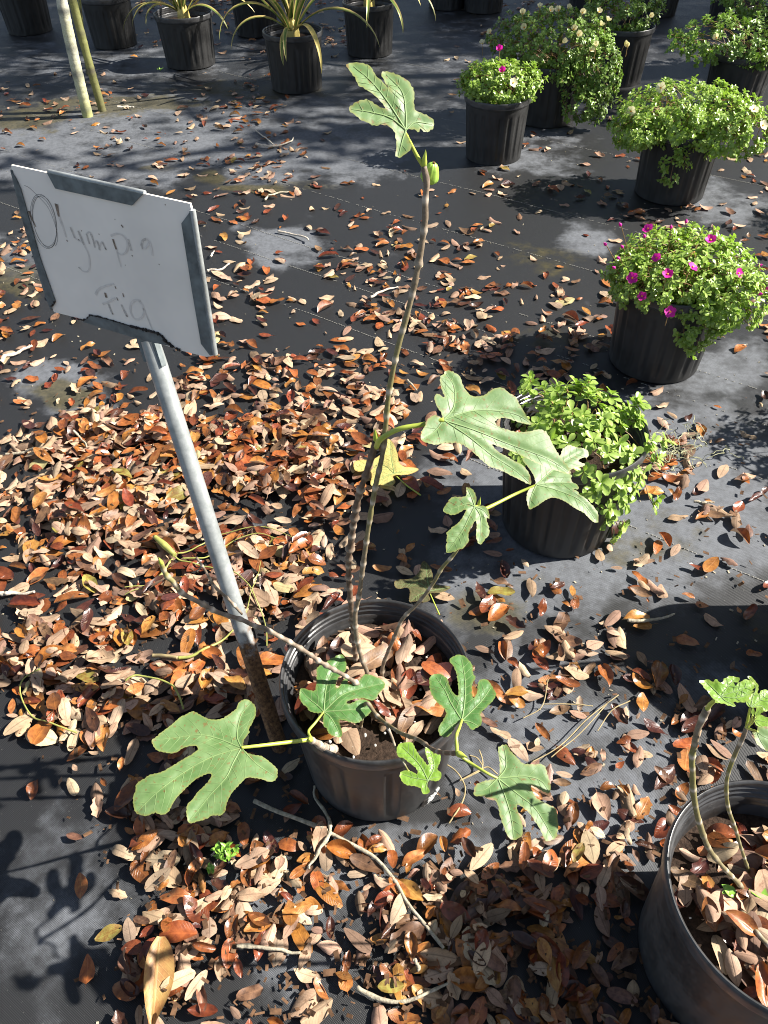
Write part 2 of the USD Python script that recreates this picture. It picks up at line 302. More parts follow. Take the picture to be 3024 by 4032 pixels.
plain('flower_eye', (.75, .33, .03), .6, .3, .3, 200)

# woody stems: bark with paler leaf scars (per vertex) and greener young wood (per vertex)
def bark(name, lo, hi, green, scar):
    M(name, {'geo': ('geometry', {}), 'n': ('noise_texture', {'scale': 150, 'detail': 5, 'roughness': .65}), 'r': ('rgb_ramp', {'ramp': [(.3, lo), (.7, hi)]}),
             's': ('attribute', {'attribute': 'scar'}), 'g': ('attribute', {'attribute': 'green'}), 'm1': ('mix', {'color2': green}), 'm2': ('mix', {'color2': scar}),
             'b': ('bump', {'strength': .5, 'distance': .001}), 'p': ('principled_bsdf', {'roughness': .6, 'specular_ior_level': .35})},
      [('geo.position', 'n.vector'), ('n.fac', 'r.fac'), ('g.fac', 'm1.fac'), ('r.color', 'm1.color1'), ('s.fac', 'm2.fac'), ('m1.color', 'm2.color1'), ('m2.color', 'p.base_color'), ('n.fac', 'b.height'), ('b.normal', 'p.normal')])
bark('fig_bark', (.095, .07, .05), (.24, .185, .135), (.20, .19, .05), (.55, .47, .38))
bark('fig_bark_dark', (.065, .042, .028), (.15, .10, .07), (.16, .14, .04), (.42, .34, .26))
bark('lichen_bark', (.30, .29, .22), (.62, .60, .52), (.30, .31, .08), (.07, .075, .075))
bark('green_bark', (.14, .15, .045), (.24, .25, .085), (.10, .09, .04), (.08, .07, .05))
plain('twig_bark', (.34, .30, .22), .8, .25, .45, 150, bump=.6, bscale=300)
plain('pale_twig', (.48, .42, .34), .8, .25, .35, 150, bump=.5, bscale=300)
plain('grass_stalk', (.28, .29, .075), .45, .4, .35, 40)
plain('dry_stalk', (.30, .235, .12), .6, .3, .35, 60)
plain('weed_leaf', (.20, .38, .05), .4, .4, .25, 60)
plain('brown_crumb', (.10, .055, .03), .9, .2, .6, 90)
plain('air_moss', (.36, .36, .22), .8, .2, .35, 90)
M('strap_leaf', {'geo': ('geometry', {}), 'uv': ('uvmap', {'attribute': 'st'}), 'xyz': ('separate_xyz', {}), 'u': ('math', {'math_type': 'subtract', 'value2': .5}), 'ua': ('math', {'math_type': 'absolute'}),
    'n': ('noise_texture', {'scale': 12, 'detail': 4}), 'nn': ('math', {'math_type': 'multiply_add', 'value2': .22}),
    'r': ('rgb_ramp', {'ramp': [(.12, (.10, .17, .035)), (.32, (.17, .24, .05)), (.46, (.50, .42, .14)), (.6, (.52, .38, .16))]}),
    'b': ('bump', {'strength': .3, 'distance': .001}), 'p': ('principled_bsdf', {'roughness': .38}), 'tr': ('translucent_bsdf', {}), 'mx': ('mix_closure', {'fac': .2})},
  [('uv.UV', 'xyz.vector'), ('xyz.x', 'u.value1'), ('u.value', 'ua.value1'), ('geo.position', 'n.vector'), ('n.fac', 'nn.value1'), ('ua.value', 'nn.value3'), ('nn.value', 'r.fac'),
   ('r.color', 'p.base_color'), ('r.color', 'tr.color'), ('n.fac', 'b.height'), ('p.BSDF', 'mx.closure1'), ('tr.BSDF', 'mx.closure2')], surface='mx.closure')
plain('strap_leaf_yellow', (.52, .42, .13), .42, .4, .25, 25)

# sign
plain('sign_board', (.77, .715, .65), .4, .5, .07, 9, bump=.03, bscale=60)
plain('galvanised', (.13, .15, .155), .45, .5, .4, 60, metal=.45, rough2=.65)
plain('galvanised_pale', (.30, .32, .32), .42, .5, .35, 45, metal=.35, rough2=.6, bump=.15)
plain('rust', (.13, .07, .03), .9, .2, .7, 140, bump=.9, bscale=260)
M('post_metal', {'geo': ('geometry', {}), 'xyz': ('separate_xyz', {}), 'n': ('noise_texture', {'scale': 38, 'detail': 6, 'roughness': .7}), 'nz': ('math', {'math_type': 'multiply_add', 'value2': .22}), 'n2': ('noise_texture', {'scale': 160, 'detail': 5, 'roughness': .7}),
    'f': ('map_range', {'range_type': 'smoothstep', 'from_min': .27, 'from_max': .33, 'to_min': 1, 'to_max': 0, 'clamp': True}), 'rust': ('rgb_ramp', {'ramp': [(.35, (.045, .022, .012)), (.5, (.13, .065, .028)), (.68, (.26, .14, .06))]}),
    'zinc': ('rgb_ramp', {'ramp': [(.3, (.20, .215, .215)), (.5, (.29, .31, .31)), (.7, (.40, .415, .41))]}), 'c': ('mix', {}), 'ro': ('mix_float', {'a': .45, 'b': .92}), 'me': ('mix_float', {'a': .35, 'b': 0}), 'b': ('bump', {'strength': .5, 'distance': .0012}), 'bh': ('math', {'math_type': 'multiply'}), 'p': ('principled_bsdf', {})},
  [('geo.position', 'xyz.vector'), ('geo.position', 'n.vector'), ('geo.position', 'n2.vector'), ('n.fac', 'nz.value1'), ('xyz.z', 'nz.value3'), ('nz.value', 'f.value'), ('n2.fac', 'rust.fac'), ('n.fac', 'zinc.fac'),
   ('f.result', 'c.fac'), ('zinc.color', 'c.color1'), ('rust.color', 'c.color2'), ('c.color', 'p.base_color'), ('f.result', 'ro.fac'), ('ro.result', 'p.roughness'), ('f.result', 'me.fac'), ('me.result', 'p.metallic'), ('n2.fac', 'bh.value1'), ('f.result', 'bh.value2'), ('bh.value', 'b.height'), ('b.normal', 'p.normal')])
plain('gunk_and_hole_black', (.015, .012, .01), .6, .4, .6, 120, bump=.5)
plain('ink_faded', (.62, .575, .53), .6, .3, .12, 150)
plain('ink_worn', (.48, .44, .40), .6, .3, .3, 300)
plain('ink_dark', (.2, .155, .12), .6, .3, .6, 300)
plain('pen_black', (.03, .03, .035), .6, .3, .2, 300)
plain('tree_bark', (.12, .095, .07), .9, .2, .4, 12, bump=.8, bscale=30)
leaf_look('tree_leaf', (.045, .085, .02), (.075, .12, .03), (.08, .12, .05), .4, .5, 8, .1, .001, .25)

# ------------------------------------------------------------------ ground
def blobs(px, py, lst):
    out = np.zeros_like(px)
    for cx, cy, rx, ry, a in lst:
        d = np.sqrt(((px - cx) / rx) ** 2 + ((py - cy) / ry) ** 2)
        out = np.maximum(out, a * np.clip(1.6 - .9 * d, 0, 1))
    return out
# dusty and mossy patches of the cloth, in 1/1659ths of the picture's width, carried onto the ground
DUST = [(150, 330, 330, 62, .8), (560, 325, 330, 55, .85), (800, 320, 110, 45, .8), (330, 260, 300, 60, .7), (250, 375, 180, 40, .75), (600, 250, 320, 40, .6),
        (620, 525, 60, 30, .85), (575, 560, 35, 20, .75), (140, 830, 90, 36, .8), (170, 880, 70, 22, .6), (30, 560, 70, 50, .5), (990, 1010, 100, 30, .62), (1360, 1070, 300, 170, 1.0), (1150, 1250, 220, 90, .7), (1120, 1560, 170, 190, .62), (1260, 1740, 170, 110, .8), (1480, 1480, 120, 60, .5), (1560, 800, 110, 60, .7), (1560, 930, 100, 60, .6),
        (1180, 1690, 150, 120, .78), (1330, 1600, 120, 110, .6), (930, 1830, 140, 45, .75), (1250, 512, 60, 26, .75), (1120, 345, 110, 24, .6), (1180, 300, 80, 25, .6), (560, 1180, 70, 50, .5), (440, 1450, 110, 45, .55),
        (150, 1960, 200, 200, .44), (640, 1960, 200, 170, .55), (1100, 1500, 60, 100, .55), (1560, 440, 90, 30, .6), (200, 130, 300, 50, .45), (1000, 110, 260, 80, .4), (1250, 1250, 120, 60, .6), (1000, 1350, 60, 60, .5)]
MOSS = [(230, 225, 200, 20, .8), (60, 255, 90, 30, .8), (530, 397, 60, 14, .9), (150, 855, 55, 26, .95), (1050, 1330, 70, 45, .75), (1150, 1270, 60, 30, .5), (1180, 560, 70, 30, .55), (1200, 735, 70, 24, .6), (1100, 300, 60, 16, .6), (520, 200, 200, 16, .6), (330, 360, 40, 12, .7),
        (960, 1010, 70, 30, .4), (1420, 1150, 110, 60, .5), (1350, 1180, 60, 40, .6), (600, 400, 120, 14, .5), (30, 600, 60, 40, .6), (1210, 1640, 90, 50, .45), (1640, 1360, 60, 40, .5)]
gx, gy = np.arange(-4.2, 4.21, .024), np.arange(-.7, 8.2, .024)
X, Y = np.meshgrid(gx, gy)
swell = Field(3, .35)(X, Y) * .0028 + Field(4, .09)(X, Y) * .0009
Zm = -.004 + np.clip(swell, -.006, .0037)
pxy, dep = pix(np.stack([X.ravel(), np.maximum(Y.ravel(), -.2), Zm.ravel()], -1))
dpx, dpy = np.clip(pxy[:, 0] / 1.8228, -150, 1800), np.clip(pxy[:, 1] / 1.8228, -60, 2300)
wob = Field(5, .06)(X, Y).ravel() * 14 + Field(15, .022)(X, Y).ravel() * 6
dust = blobs(dpx + wob, dpy + .7 * wob, DUST)
dust = np.maximum(dust, np.clip((230 - dpy) / 120, 0, 1) * .36) + Field(6, .3)(X, Y).ravel() * .05
moss = blobs(dpx + 1.3 * wob, dpy + .5 * wob, MOSS)
ny, nx = X.shape
i, j = np.meshgrid(np.arange(ny - 1), np.arange(nx - 1), indexing='ij')
q = np.stack([i * nx + j, i * nx + j + 1, (i + 1) * nx + j + 1, (i + 1) * nx + j], -1).reshape(-1, 4)
cloth = obj('ground_cloth', (np.stack([X.ravel(), Y.ravel(), Zm.ravel()], -1), np.vstack([q[:, [0, 1, 2]], q[:, [0, 2, 3]]])), 'ground_cloth', smooth=True, var={'dust': dust, 'moss': moss})
tag(cloth, 'black woven weed cloth with dusty patches and fallen leaves spread under all the pots', 'ground cloth', kind='structure')
soil = obj('ground', (np.array([[-40, -30, -.03], [40, -30, -.03], [40, 60, -.03], [-40, 60, -.03.real]]), np.array([[0, 1, 2], [0, 2, 3]])), 'bare_soil')
tag(soil, 'bare soil beyond the edges of the black weed cloth', 'ground', kind='structure')
# marker threads woven into the cloth: stitched dashes, each line a part of the cloth
def cloth_z(x, y):
    z = map_coordinates(Zm, [(np.atleast_1d(y) - gy[0]) / .024, (np.atleast_1d(x) - gx[0]) / .024], order=1, mode='nearest')
    return z if np.ndim(x) else float(z[0])
ld = np.array([math.cos(LINE_DIR), math.sin(LINE_DIR)])
rng = np.random.default_rng(11)
off0 = float(np.array([-1.553, 4.238]) @ ln)
for off in (off0 + .62, off0, float(np.array([-1.391, 3.715]) @ ln), float(np.array([-.646, 2.763]) @ ln), float(np.array([-.515, 2.254]) @ ln) , float(np.array([.98, 1.62]) @ ln) - .13, float(np.array([.55, 1.14]) @ ln), off0 + 1.24):
    parts, s = [], -4.5
    while s < 4.5:
        L = rng.uniform(.004, .009); c = ld * s + ln * (off + .0012 * math.sin(s * 9) + rng.normal(0, .0004))
        fade = .5 + .5 * math.sin(s * 3.1 + off * 7) + .3 * math.sin(s * 11 + off)
        if abs(c[0]) < 4 and -.5 < c[1] < 8 and rng.random() < .35 + .6 * fade:
            a, b = np.append(ld, 0), np.append(ln, 0)
            w = .0021; P = np.append(c, cloth_z(c[0], c[1]) + .0012)
            parts.append((np.array([P - a * L / 2 - b * w / 2, P + a * L / 2 - b * w / 2, P + a * L / 2 + b * w / 2, P - a * L / 2 + b * w / 2, P + [0, 0, .0009]]), np.array([[0, 1, 4], [1, 2, 4], [2, 3, 4], [3, 0, 4]])))
        s += L + rng.uniform(.001, .004)
    obj('marker_thread', join(parts), 'marker_thread', cloth)

# ------------------------------------------------------------------ pots
POTS = {}
def pot(key, x, y, rt, rb, h, label, group=None, flutes=18, soil_z=None, depth=.0028, fill='potting_soil', width=.5, squash=1.0, torn=False):
    t = thing('plant_pot', label, 'plant pot', (x, y, 0), group)
    c = (x, y, 0); sz = h - .045 if soil_z is None else soil_z
    ph = hash_phase(key)
    def flute(th, z):
        g = np.clip(.5 + 2.2 * np.cos(flutes * (th + ph)) - width, 0, 1)
        band = np.clip((z - .012) / .02, 0, 1) * np.clip((.80 * h - z) / .02, 0, 1)
        return -depth * g * band
    re = rt - .006
    zs = np.r_[0, .006, .015, .03, np.linspace(.05, .74 * h, 5), .77 * h, .80 * h, .83 * h, .87 * h, h - .026]
    prof = [(rb - .004, .0)] + [(rb + (re - rb) * z / h, z) for z in zs]
    wall = lathe(prof, 216, c, flute)
    base = lathe([(.002, .004), (rb - .003, .004)], 48, c)
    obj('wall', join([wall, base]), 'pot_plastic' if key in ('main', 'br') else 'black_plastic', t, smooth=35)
    lip = [(re - .003, h - .028), (rt - .004, h - .024), (rt - .0015, h - .022), (rt, h - .018), (rt, h - .006), (rt - .0012, h - .0015), (rt - .003, h), (rt - .0055, h - .001), (rt - .0065, h - .004), (rt - .0065, h - .010), (rt - .0085, h - .0115),
           (rt - .0085, h - .018), (rt - .0105, h - .0195), (rt - .0105, h - .027), (rt - .013, h - .029), (rt - .0135, h - .036), (rt - .0155, h - .038)]
    ri = lambda z: rb + (re - rb) * z / h - .0075
    lip += [(ri(z), z) for z in np.linspace(h - .042, sz - .01, 4)]
    obj('rim', lathe(lip, 144, c), 'scuffed_rim', t, smooth=50)
    rs = ri(sz) + .002
    g = np.random.default_rng(int(abs(x * 991 + y * 577) * 10))
    rr, th = np.meshgrid(np.linspace(0, 1, 22) ** .8, np.arange(64) * 2 * PI / 64, indexing='ij')
    sx, sy = rr * rs * np.cos(th), rr * rs * np.sin(th)
    szz = sz + .006 * Field(int(g.integers(1e6)), .02, (-.3, .3, -.3, .3), .005)(sx, sy) * (1 - rr**4) - .004 * rr**3
    i, j = np.meshgrid(np.arange(21), np.arange(64), indexing='ij')
    q = np.stack([i * 64 + j, (i + 1) * 64 + j, (i + 1) * 64 + (j + 1) % 64, i * 64 + (j + 1) % 64], -1).reshape(-1, 4)
    s = obj('soil', (np.stack([sx + x, sy + y, szz], -1).reshape(-1, 3), np.vstack([q[:, [0, 1, 2]], q[:, [0, 2, 3]]])), fill, t, smooth=True)
    POTS[key] = dict(x=x, y=y, rt=rt, rb=rb, h=h, soil=sz, rs=rs, node=t, soilnode=s)
    return t
def hash_phase(key): return sum(ord(ch) for ch in key) * .37 % 1.0
mp = pot('main', -.017, .629, .141, .117, .237, 'black plastic nursery pot full of dry leaves holding the tall fig in the middle', flutes=10, depth=.006, width=1.9, soil_z=.196)
pot('mid', .374, 1.171, .144, .116, .254, 'glossy black pot of young upright succulent behind the large fig leaf', flutes=24, depth=.0038, width=1.1, soil_z=.2)
pot('br', .463, .316, .138, .116, .247, 'black pot cut off by the lower right corner holding the small fig', flutes=10, depth=.002, width=2.2, soil_z=.185)
pot('pink', .744, 1.777, .140, .118, .240, 'black pot under the magenta flowering moss rose', flutes=20, depth=.0036, width=1.2)
pot('white', 1.086, 2.869, .141, .124, .235, 'black pot under the bushy cream moss rose, behind the magenta one', flutes=20, width=.9)
pot('small', .472, 3.256, .131, .111, .232, 'ribbed black pot with the smallest flowering moss rose', flutes=22, width=.6)
pot('yel', .754, 3.682, .145, .126, .235, 'black pot half hidden by the trailing cream moss rose', flutes=20, width=.8)
pot('c', -.99, 4.628, .150, .128, .236, 'ribbed black pot with the left striped strap leaf plant', flutes=22, width=.5)
pot('d', -.394, 4.199, .143, .123, .246, 'ribbed black pot with the nearest striped strap leaf plant', flutes=22, width=.5)
pot('e', -.034, 4.776, .140, .122, .240, 'ribbed black pot with strap leaf plant, right of its neighbours', flutes=22, width=.5)
pot('bb', -1.49, 5.03, .140, .120, .240, 'dark pot directly behind the paired tree trunks', flutes=20, width=.7)
def pot_at(key, px, py, label, r=.14, h=.24, group=None):
    P = at(px, py); pot(key, P[0], P[1] + .118, r, r * .85, h, label, group, flutes=20, width=.7)
pot_at('far0', 96, 140, 'dark pot in the upper left corner beside the trunks', .15, .26)
pot_at('far1', 1005, 149, 'dark shaded pot between the two striped strap leaf plants')
pot_at('far2', 1768, 42, 'dark shaded pot at the top edge, left of a close pair', group=None)
pot_at('far3', 1910, 55, 'dark shaded pot at the top edge, right of a close pair')
pot_at('far4', 2330, 46, 'dark shaded pot behind the cream moss rose at the top edge')
pot_at('far5', 2600, 70, 'dark pot at the top edge beside the far small moss rose')
pot_at('far6', 2912, 78, 'large dark pot with pale inner rim in the upper right corner', .165, .27)
P = at(2462, 344); pot('yel2', P[0] - .02, P[1] + .12, .14, .12, .24, 'dark pot behind the trailing cream moss rose', flutes=20, width=.7)
P = at(2905, 470); pot('ra', P[0], P[1] + .12, .14, .12, .24, 'black pot behind the bushy cream moss rose, pale dusty rim', flutes=20, width=.7)
P = at(2960, 290); pot('rb', P[0] + .08, P[1] + .12, .14, .12, .24, 'black pot hidden under the far right moss rose', flutes=20, width=.7)
pot('off1', .88, .815, .14, .118, .24, 'black pot just right of the view, its shadow reaching in', flutes=12)
pot('off3', 1.93, 2.62, .14, .12, .24, 'black pot out of view to the right, shading cloth beside the bushy moss rose', flutes=16)  # this pot and the next are unseen, placed to cast shadow into view
pot('off2', 1.36, 1.42, .14, .118, .24, 'black pot out of view to the right, shading cloth beside the magenta moss rose', flutes=16)
# torn foot of the main pot where the plastic has split pale, and its drain hole
mpx, mpy = POTS['main']['x'], POTS['main']['y']
g = np.random.default_rng(5); bits = []
for k in range(22):
    a = math.radians(-44 + g.normal(0, 3.5)); z = abs(g.normal(0, .008)) + .002; r_ = .1185 + z * .1
    c = np.array([mpx + r_ * math.cos(a), mpy + r_ * math.sin(a), z])
    bits.append(box([math.cos(a), math.sin(a), .3 * g.normal()], [-math.sin(a), math.cos(a), .8 * g.normal()], c, (.0012, g.uniform(.002, .006), g.uniform(.001, .003))))
obj('torn_foot', join(bits), 'torn_plastic', mp)
a = math.radians(-52)
obj('drain_hole', tube([[mpx + .112 * math.cos(a), mpy + .112 * math.sin(a), .012], [mpx + .1205 * math.cos(a), mpy + .1205 * math.sin(a), .012]], .0085, 14), 'gunk_and_hole_black', mp)  # solid black plug, its colour standing in for the dark inside the hole
# white grit in the soil
g = np.random.default_rng(8)
for key, n in (('main', 60), ('br', 30), ('mid', 60)):
    p = POTS[key]; parts = []
    for k in range(n):
        rr, th = p['rs'] * .93 * math.sqrt(g.random()), g.uniform(0, 2 * PI)
        v = trimesh.creation.icosphere(1, g.uniform(.0012, .003)); c = np.array([p['x'] + rr * math.cos(th), p['y'] + rr * math.sin(th), p['soil'] + .004])
        parts.append((v.vertices * g.uniform(.7, 1.2, 3) + c, v.faces))
    tag(obj('grit', join(parts), 'perlite', p['soilnode']), kind='stuff')

# ------------------------------------------------------------------ sign
SR, SU = unit([.888, -.460, .010]), unit([.025, .069, .997]); SN = unit(np.cross(SR, SU)); SU = np.cross(SN, SR)
SC = (np.array([-.462, .997, .83]) + [-.213, .868, .833] + np.array([-.218, .855, .639]) + [-.467, .984, .637]) / 4
def sg(pts):                                    # sign crop pixels -> coordinates on the board
    out = []
    for px, py in crop(0, 600, .5425, pts):
        d = ray(px, py); P = EYE + d * (((SC - EYE) @ SN) / (d @ SN)) - SC
        out.append((P @ SR, P @ SU))
    return np.array(out)
def slab(pts2, z0, z1):
    m = trimesh.creation.extrude_polygon(Polygon(pts2).buffer(0), z1 - z0)
    return SC + m.vertices[:, :1] * SR + m.vertices[:, 1:2] * SU + (m.vertices[:, 2:] + z0) * SN, m.faces
def on_sign(p2, z): return SC + p2[:, :1] * SR + p2[:, 1:2] * SU + z * SN
P0 = at(1094, 2916)
sign = thing('plant_sign', 'white handwritten plant sign in a galvanised frame on a leaning post', 'sign', P0)
board = obj('board', slab(sg([(80, 92), (1378, 372), (1390, 420), (1553, 1475), (1500, 1485), (1320, 1440), (660, 1225), (395, 1160), (372, 1132), (90, 140)]), -.003, 0), 'sign_board', sign)
obj('back_plate', slab(sg([(100, 140), (1370, 400), (1530, 1440), (385, 1120)]), -.0058, -.0032), 'galvanised', sign)
obj('side_flange', slab(sg([(84, 128), (125, 190), (157, 262), (300, 770), (406, 1072), (376, 1142), (335, 1040), (190, 560)]), .0006, .0022), 'galvanised', sign)
obj('side_flange', slab(sg([(1386, 428), (1470, 900), (1556, 1468), (1530, 1468), (1466, 1385), (1400, 1000), (1324, 512)]), .0006, .0022), 'galvanised', sign)
obj('top_flange', slab(sg([(348, 143), (1046, 298), (1012, 332), (966, 382), (410, 259)]), .0006, .0022), 'galvanised', sign)
obj('bottom_flange', slab(sg([(610, 1226), (666, 1180), (760, 1201), (980, 1266), (1160, 1318), (1216, 1372), (1235, 1398), (1060, 1364), (890, 1312)]), .0006, .0024), 'galvanised', sign)
def edge(a, b, r=.0028, z=-.0015):
    e = on_sign(sg([a, b]), z); return tube([e[0] + (e[1] - e[0]) * k for k in np.linspace(0, 1, 6)], r, 10)
obj('rolled_edge', edge((1390, 420), (1556, 1468), .0038), 'galvanised_pale', sign, smooth=60)  # paler metal on the right and top edges than on the left
obj('rolled_edge', edge((84, 128), (376, 1142)), 'galvanised', sign, smooth=60)
obj('rolled_edge', edge((348, 141), (1046, 296)), 'galvanised_pale', sign, smooth=60)
# black dried sealant along the bottom flange and at the corners
g = np.random.default_rng(21)
def grime(pts, w):
    e = on_sign(even(spline(sg(pts), 60), .0012), .0016); r = np.abs(g.normal(w, w * .45, len(e))) + .0002
    return tube(e + SR * g.normal(0, .0005, (len(e), 1)) + SU * g.normal(0, .0006, (len(e), 1)), r, 6)
obj('grime', join([grime([(612, 1218), (640, 1195), (670, 1180), (760, 1200), (950, 1258), (1080, 1290)], .0007), grime([(950, 1258), (1150, 1312), (1210, 1368), (1260, 1405), (1308, 1432)], .0013),
                   grime([(372, 1120), (392, 1100), (405, 1078)], .0008), grime([(520, 1196), (570, 1206), (612, 1216)], .0006)]), 'gunk_and_hole_black', board)
# handwriting: brush strokes as flat ribbons on the board
def stroke(pts, w0, w1=None, z=.0004):
    p = even(spline(sg(pts), 50), .0012) if len(pts) > 2 else even(sg(pts), .0012)
    t = np.gradient(p, axis=0); t /= np.linalg.norm(t, axis=1, keepdims=True) + 1e-9
    nrm = np.stack([-t[:, 1], t[:, 0]], -1); n = len(p)
    w = np.linspace(w0, w0 if w1 is None else w1, n) * (1 + .25 * np.convolve(g.normal(size=n + 6), np.ones(7) / 7, 'valid'))
    L, Rr = on_sign(p + nrm * w[:, None] / 2, z), on_sign(p - nrm * w[:, None] / 2, z)
    v = np.vstack([L, Rr]); k = np.arange(n - 1)
    return v, np.vstack([np.stack([k + n, k + n + 1, k + 1], -1), np.stack([k + n, k + 1, k], -1)])
def loop(cx, cy, a, b, tilt, dx=0):
    q = np.linspace(0, 2 * PI, 40); c, s = math.cos(tilt), math.sin(tilt)
    return [(cx + a * math.cos(t) * c - b * math.sin(t) * s + dx, cy + a * math.cos(t) * s + b * math.sin(t) * c) for t in q]
L_ = lambda n, parts, m: obj(n, join(parts), m, board)
L_('letter', [stroke(loop(318, 500, 88, 200, -.20), .00042), stroke(loop(322, 505, 78, 192, -.24), .00042), stroke(loop(326, 498, 82, 186, -.17), .00042), stroke([(175, 238), (215, 258), (280, 320), (350, 400), (400, 520), (420, 620), (405, 680)], .00042)], 'pen_black')
L_('letter', [stroke([(212, 425), (232, 480), (262, 540)], .0042, .0018)], 'ink_dark')
L_('letter', [stroke([(410, 373), (428, 466)], .005, .0035)], 'ink_dark')
L_('letter', [stroke([(428, 466), (455, 535), (480, 615)], .004, .003)], 'ink_faded')
L_('letter', [stroke([(512, 540), (530, 585), (545, 622)], .0032), stroke([(568, 568), (590, 620), (612, 672)], .0034)], 'ink_worn')
L_('letter', [stroke([(545, 622), (575, 640), (600, 650)], .0026), stroke([(612, 672), (645, 745), (652, 820), (640, 862), (605, 862), (575, 835)], .003, .002)], 'ink_faded')
L_('letter', [stroke([(628, 590), (640, 630), (652, 665)], .0026), stroke([(662, 592), (678, 640), (690, 690)], .003), stroke([(708, 645), (718, 680), (726, 710)], .0028)], 'ink_worn')
L_('letter', [stroke([(628, 590), (650, 578), (664, 594)], .0022), stroke([(690, 660), (700, 640), (710, 648)], .002), stroke([(726, 690), (735, 655), (746, 652)], .002)], 'ink_faded')
L_('letter', [stroke([(744, 650), (760, 685), (772, 708)], .003, .002)], 'ink_worn')
L_('letter', [stroke([(820, 628), (832, 665), (846, 704)], .0034, .0028)], 'ink_dark')
L_('letter', [stroke([(846, 704), (862, 770), (880, 832)], .0032, .002), stroke([(805, 605), (850, 590), (895, 605), (925, 650), (920, 715), (885, 742), (852, 728)], .0026)], 'ink_faded')
L_('letter', [stroke([(930, 630), (942, 670), (956, 714)], .0034, .0028)], 'ink_worn')
L_('letter', [stroke([(1062, 628), (1038, 640), (1028, 672), (1036, 698)], .0034, .0026)], 'ink_worn')
L_('letter', [stroke([(1036, 698), (1060, 690), (1085, 655)], .0024), stroke([(1062, 628), (1085, 650), (1100, 700), (1106, 748)], .003)], 'ink_faded')
L_('letter', [stroke([(694, 1032), (715, 995), (765, 970), (830, 954)], .0034, .0024), stroke([(745, 1100), (785, 1085), (840, 1058)], .003)], 'ink_faded')
L_('letter', [stroke([(764, 1018), (774, 1054)], .0036)], 'ink_dark')
L_('letter', [stroke([(788, 1098), (803, 1140), (820, 1176)], .0034)], 'ink_worn')
L_('letter', [stroke([(882, 1104), (903, 1150), (924, 1192)], .0032)], 'ink_worn')
L_('letter', [stroke([(1022, 1078), (985, 1072), (952, 1100), (950, 1160), (975, 1205), (1010, 1210), (1040, 1180), (1040, 1120), (1010, 1080)], .003), stroke([(1040, 1130), (1070, 1200), (1100, 1270), (1108, 1300)], .003, .002)], 'ink_faded')
L_('ink_speck', [stroke([(a, b), (a + c, b + d)], w) for a, b, c, d, w in ((880, 525, 16, 20, .002), (833, 484, 5, 3, .0012), (590, 567, 6, 3, .0012), (717, 591, 6, 4, .0012), (484, 635, 10, 12, .0014), (570, 628, 8, 14, .0014), (572, 832, 12, 14, .0014), (908, 815, 5, 5, .0012),
    (957, 746, 9, 7, .0016), (1153, 810, 6, 5, .0012), (1198, 377, 5, 4, .0014), (835, 968, 8, 22, .0016), (892, 1022, 8, 28, .0018), (848, 1052, 10, 24, .0016), (764, 692, 8, 14, .0018), (815, 1165, 8, 10, .0016), (918, 1182, 8, 10, .0016))], 'ink_dark')
# post: leaning galvanised pipe, rusty at the foot, flattened where it meets the board
TOP = SC + (lambda p: p[0] * SR + p[1] * SU)(sg([(1000, 1350)])[0]) - .020 * SN
axis = TOP - P0; SPLIT = .235
pole = [P0 + axis * k for k in np.linspace(SPLIT, .985, 30)]
obj('post', tube(pole, np.r_[np.full(28, .0136), .0132, .0125], 28), 'post_metal', sign, smooth=50)
obj('rusty_foot', tube([P0 + axis * k for k in np.linspace(-.05, SPLIT, 14)], .0137, 28), 'post_metal', sign, smooth=50)
obj('flattened_end', box(SR, unit(axis), P0 + axis * .99 + SN * .004, (.016, .035, .005)), 'galvanised', sign)

# ------------------------------------------------------------------ two slim trunks, upper left
def woody(pts, r0, r1, nodes=(), green=None, sides=10, seed=0, ds=.004, node_gain=.22, wobble=.05, nw=.0031):
    """Stem along pts with swollen leaf scars every nodes=(gap min, gap max) metres. Returns mesh and vertex variables."""
    g = np.random.default_rng(seed)
    p = even(spline(pts, 160), ds); n = len(p)
    s = np.r_[0, np.cumsum(np.linalg.norm(np.diff(p, axis=0), axis=1))]; f = s / s[-1]
    r = r0 + (r1 - r0) * f; scar = np.zeros(n)
    p = p + g.normal(0, 1, 3) * 0
    if nodes:
        x = g.uniform(0, nodes[0])
        while x < s[-1]:
            w = np.exp(-((s - x) / nw) ** 2); r = r * (1 + node_gain * g.uniform(.2, 1.5) * w); scar = np.maximum(scar, w * g.uniform(.15, 1))
            x += g.uniform(*nodes)
    r = r * (1 + wobble * np.interp(s, np.arange(0, s[-1] + .01, .01), g.normal(size=len(np.arange(0, s[-1] + .01, .01)))))
    v, fc = tube(p, r, sides)
    rep = lambda a: np.r_[np.repeat(a, sides), a[0], a[-1]]
    gr = np.zeros(n) if green is None else np.interp(f, [a for a, _ in green], [b for _, b in green])
    return (v, fc), {'scar': rep(np.clip(scar, 0, 1)), 'green': rep(gr)}
